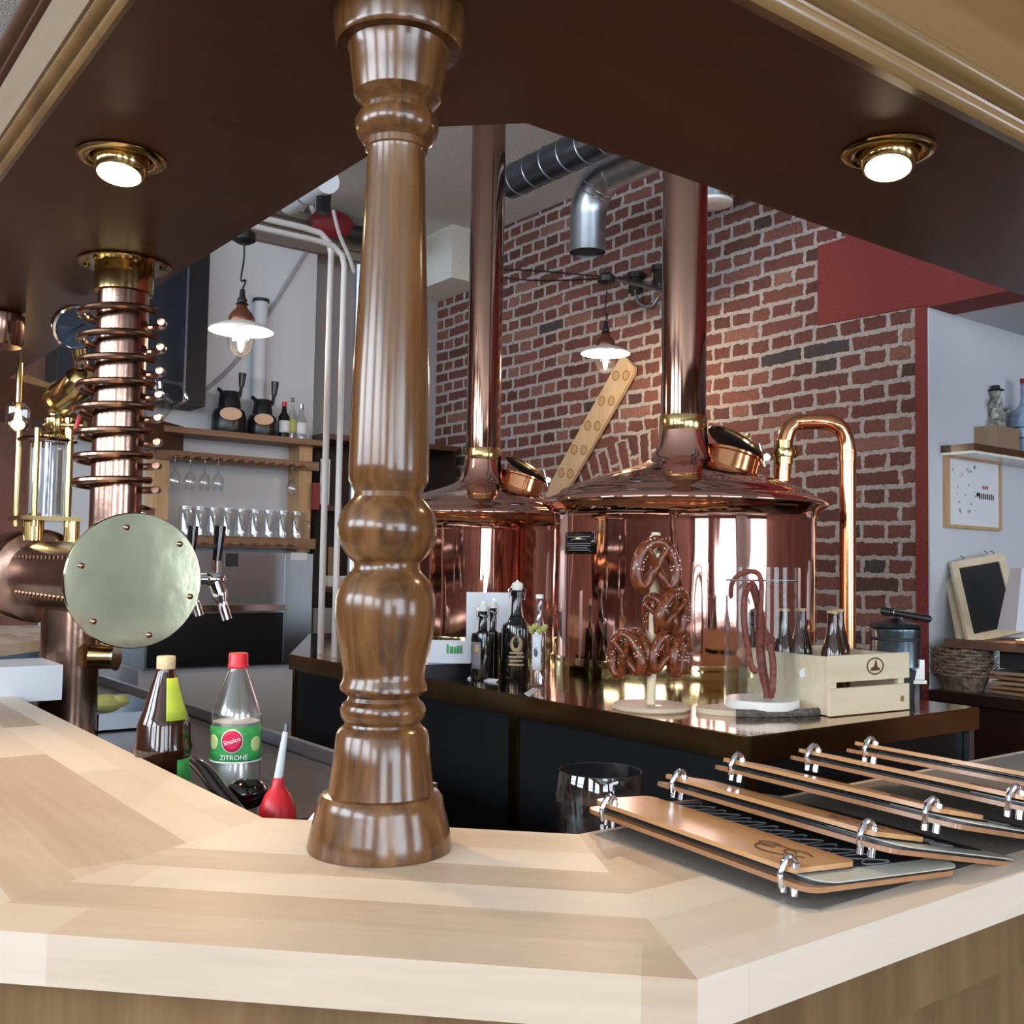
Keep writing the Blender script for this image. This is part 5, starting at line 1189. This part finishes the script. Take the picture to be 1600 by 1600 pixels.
# baskets, stacked
q = onz(1507, 1081, zs0+.001); 
q = Vector((xs0+.20, 2.16, zs0)); 
cxp = Vector((0,0,0)); D = q.dot(_f0)
q = atd(1505, 1080, 4.42); q.z = zs0+.001
first = None; nb = 8; hb = (atd(1505, 1014, 4.42).z - zs0-.002)
for k in range(nb):
    loc = (q.x, q.y, zs0+.001+k*(hb-.07)/(nb-1)); lab = 'flat woven basket in the stack on the sideboard, ' + ['lowest', 'second from below', 'third from below', 'fourth from below', 'fourth from the top', 'third from the top', 'second from the top', 'topmost'][k]
    if first is None:
        first = thing('woven_basket', lab, 'basket', loc, 0, 'woven baskets stacked on the sideboard')
        lathe_obj('basket_body', [(.001,.0),(.080,.0),(.105,.062),(.112,.070),(.106,.070),(.078,.006)], M['basket'], first, 24)
        mb = MB(); rr = random.Random(2)
        for j in range(26): a = 2*pi*j/26+rr.random()*.15; h_ = .008+rr.random()*.03; mb.cyl((.108*cos(a), .108*sin(a), .062), (.116*cos(a)+h_*.6*cos(a), .116*sin(a)+h_*.6*sin(a), .074+h_*.4), .0018, seg=5)
        mb.build('wicker_tips', M['basket'], first, local=True)['kind'] = 'stuff'
        MB().tube([(.112*cos(2*pi*j/32), .112*sin(2*pi*j/32), .068+.003*sin(j*5)) for j in range(32)], .0062, 8, closed=True).build('braided_rim', M['basket'], first, local=True)
    else: dup(first, loc, .3*k, lab)
zp = zs0+.001+hb+.009
pk = tag(MB().box((xs0+.02, 1.55, zp), (xs0+.42, 2.40, zp+.035)).build('wood_plank', mat('brown_plank', (.12,.065,.045), .5, var=.2), bevel=.003), 'brown plank lying across the baskets under the chalkboards', 'plank')
first = None; _b = atd(1600, 1070, 4.30)
for k in range(5):
    nm = ('lowest', 'second from below', 'middle', 'second from the top', 'topmost')[k]
    t = tag(MB().obox((_b.x+.03, _b.y, zs0+.008+k*.020), (.26, .20, .012), Matrix.Rotation(.08*((k*7) % 5-2), 3, 'Z')).build('serving_board', M['menuwood2'] if k % 2 else M['cardbox'], bevel=.002), 'brown serving board in the pile under the plank, '+nm, 'board', 'serving boards piled on the sideboard')
tag(MB().box((_b.x-.08, _b.y-.10, zs0+.106), (_b.x+.10, _b.y+.06, zp-.001)).build('dark_tray', M['blackmatt'], bevel=.004), 'dark tray between the serving boards and the plank', 'tray')
# chalkboards
def chalk(c4, D0s, lab, off):
    P = [atd(x, y, d) for (x, y), d in zip(c4, D0s)]
    ex = (P[1]-P[0]); ey = (P[3]-P[0]); n = ex.cross(ey).normalized()
    if n.dot(_f0) > 0: n = -n
    def pt(u, v, w=0): return P[0]+ex*u+ey*v+n*w
    t = thing('chalkboard', lab, 'chalkboard', tuple(P[0]), 0, 'wood framed chalkboards on the plank')
    bx_ = lambda u0, v0, u1, v1, nm, m_, w0=-.010, w1=.010: MB().prism([pt(u0,v0,w0), pt(u1,v0,w0), pt(u1,v1,w0), pt(u0,v1,w0)], n*(w1-w0)).build(nm, m_, t, bevel=.0015)
    bx_(0,0,1,.09,'frame_rail',M['palewood']); bx_(0,.91,1,1,'frame_rail',M['palewood']); bx_(0,.0905,.12,.9095,'frame_stile',M['palewood']); bx_(.88,.0905,1,.9095,'frame_stile',M['palewood'])
    bx_(.1205,.0905,.8795,.9095,'board_face',M['slate'],-.006,.003)
    for u in (.25, .82): 
        MB().tube([pt(u,1.0,0), pt(u,1.03,.01), pt(u-.03,1.07,.0)], .0025, 6).build('hook', M['galvd'], t)
chalk([(1512,1006),(1598,989),(1573,884),(1484,880)], (4.36,4.44,4.62,4.56), 'front chalkboard with pale wood frame on the plank', 0)
chalk([(1497,1002),(1585,988),(1565,882),(1473,878)], (4.42,4.50,4.69,4.64), 'rear chalkboard with pale wood frame, mostly hidden by the front one', 0)
# lamp at the right edge
q = atd(1612, 992, 4.15)
t = thing('table_lamp', 'table lamp with white fabric shade at the right picture edge', 'lamp', (q.x, q.y, zp+.036))
zt = atd(1612, 888, 4.15).z; zb = atd(1612, 985, 4.15).z
MB().lathe([(.125, zb), (.075, zt), (.073, zt), (.123, zb)], (q.x, q.y, 0), 6, cap=False).build('lamp_shade', M['lampshade'], t, smooth=False)
MB().lathe([(.001, zp+.036), (.06, zp+.036), (.06, zp+.05), (.018, zp+.06), (.015, zb+.05), (.001, zb+.05)], (q.x, q.y, 0), 20).build('lamp_base', M['pineshelf'], t)
pl = bpy.data.lights.new('table_lamp_light', 'POINT'); pl.energy = 3.5; pl.color = (1, .72, .42); pl.shadow_soft_size = .03
po = bpy.data.objects.new('table_lamp_light', pl); COL.objects.link(po); po.location = (q.x, q.y, zb+.06)
# framed picture
A = ony(1475, 824, 2.474); Bq = ony(1558, 712, 2.474)
fr = thing('framed_picture', 'framed white print with a small dark caption on the niche wall', 'picture', ((A.x+Bq.x)/2, 2.47, A.z))
x0, x1, z0, z1 = A.x, Bq.x, A.z, ony(1475, 710, 2.474).z
for a, b in (((x0,2.452,z0),(x1,2.478,z0+.014)), ((x0,2.452,z1-.014),(x1,2.478,z1)), ((x0,2.452,z0+.0142),(x0+.014,2.478,z1-.0142)), ((x1-.014,2.452,z0+.0142),(x1,2.478,z1-.0142))): MB().box(a, b).build('frame_bar', M['pine'], fr, bevel=.001)
MB().box((x0+.0142,2.462,z0+.0142),(x1-.0142,2.4775,z1-.0142)).build('print_sheet', M['white'], fr)
zc = (z0+z1)/2; mb = MB(); rr = random.Random(3)
for k in range(26):
    u = x0+.04+rr.random()*.22; w = zc+rr.uniform(-.10, .12); mb.box((u, 2.4610, w), (u+.004+rr.random()*.012, 2.4618, w+.003+rr.random()*.010))
mb.build('faint_map_marks', M['greywall'], fr)
text('KUCHEN', .040, M['black'], fr, Matrix.Translation((x0+.345-fr.location.x, 2.4612-fr.location.y, zc-.01-fr.location.z)) @ Matrix.Rotation(radians(90), 4, 'X'), 'caption') if 0 else None
mb = MB()
for k in range(8): mb.box((x0+.275+k*.017, 2.4608, zc-.022), (x0+.284+k*.017, 2.4618, zc+.006-.004*(k%2)))
mb.sph((x0+.262, 2.461, zc-.003), .012, (1,.1,1), 10); mb.build('dark_caption', M['blackmatt'], fr)
mb = MB()
for k in range(3): mb.box((x0+.305+k*.018, 2.4608, zc+.025), (x0+.316+k*.018, 2.4618, zc+.040))
mb.build('red_caption', M['darkred'], fr)
# niche shelf with things
A = ony(1521, 700, 2.40)
xs_, zs_ = A.x, ony(1535, 702, 2.2).z
zs_ = atd(1522, 703, 4.42).z; p = atd(1522, 703, 4.42); q_ = atd(1600, 690, 4.3)
sf = thing('niche_shelf', 'dark edged shelf high on the wall of the right niche', 'shelf', (p.x, 2.4, zs_))
MB().box((p.x, p.y-.0, zs_), (p.x+.9, 2.478, zs_+.030)).build('shelf_board', M['beam'], sf)
MB().box((p.x+.005, p.y+.005, zs_-.012), (p.x+.9, 2.478, zs_-.0005)).build('shelf_underside', M['enamel'], sf)
zt = zs_+.0305
yy = p.y+.10
a = ony(1540, 690, yy); b = ony(1576, 672, yy)
tag(MB().box((a.x, yy-.05, zt), (b.x, yy+.12, b.z)).build('card_box', M['cardbox'], bevel=.002), 'small brown cardboard box on the niche shelf', 'box')
t = thing('figurine', 'small mottled grey figurine standing on the cardboard box', 'figurine', (b.x-.06, yy+.03, b.z+.001))
mb = MB(); z_ = .0
mb.lathe([(.001,0),(.045,0),(.042,.03),(.030,.05),(.034,.09),(.028,.13),(.012,.15)], (0,0,0), 16).sph((0,0,.17), .024, seg=14).sph((-.03,-.02,.03), .02, seg=10).tube([(.03,0,.12),(.05,-.03,.09),(.02,-.05,.08)], .010, 8).tube([(-.03,0,.12),(-.045,-.03,.10),(-.03,-.04,.14)], .010, 8)
mb.build('figurine_body', M['figure'], t, local=True)
MB().lathe([(.028,.178),(.04,.182),(.02,.19),(.018,.205),(.001,.207)], (.002,0,0), 16).build('figurine_hat', M['blackmatt'], t, local=True)
yy = p.y+.07; q = ony(1603, 690, yy)
t = thing('stoneware_jug', 'blue grey stoneware bottle jug at the right end of the niche shelf', 'jug', (q.x, yy, zt))
lathe_obj('jug_body', [(.001,0),(.055,0),(.064,.03),(.068,.10),(.066,.17),(.055,.205),(.030,.235),(.022,.26),(.021,.33),(.026,.335)], M['bluejug'], t)
for z_ in (.07, .12): lathe_obj('blue_band', [(.0690,z_),(.0696,z_+.004),(.0690,z_+.008)], mat('cobalt%d' % int(z_*100), (.03,.06,.18), .3), t)
lathe_obj('jug_stopper', [(.022,.335),(.024,.36),(.001,.365)], M['darkred'], t)
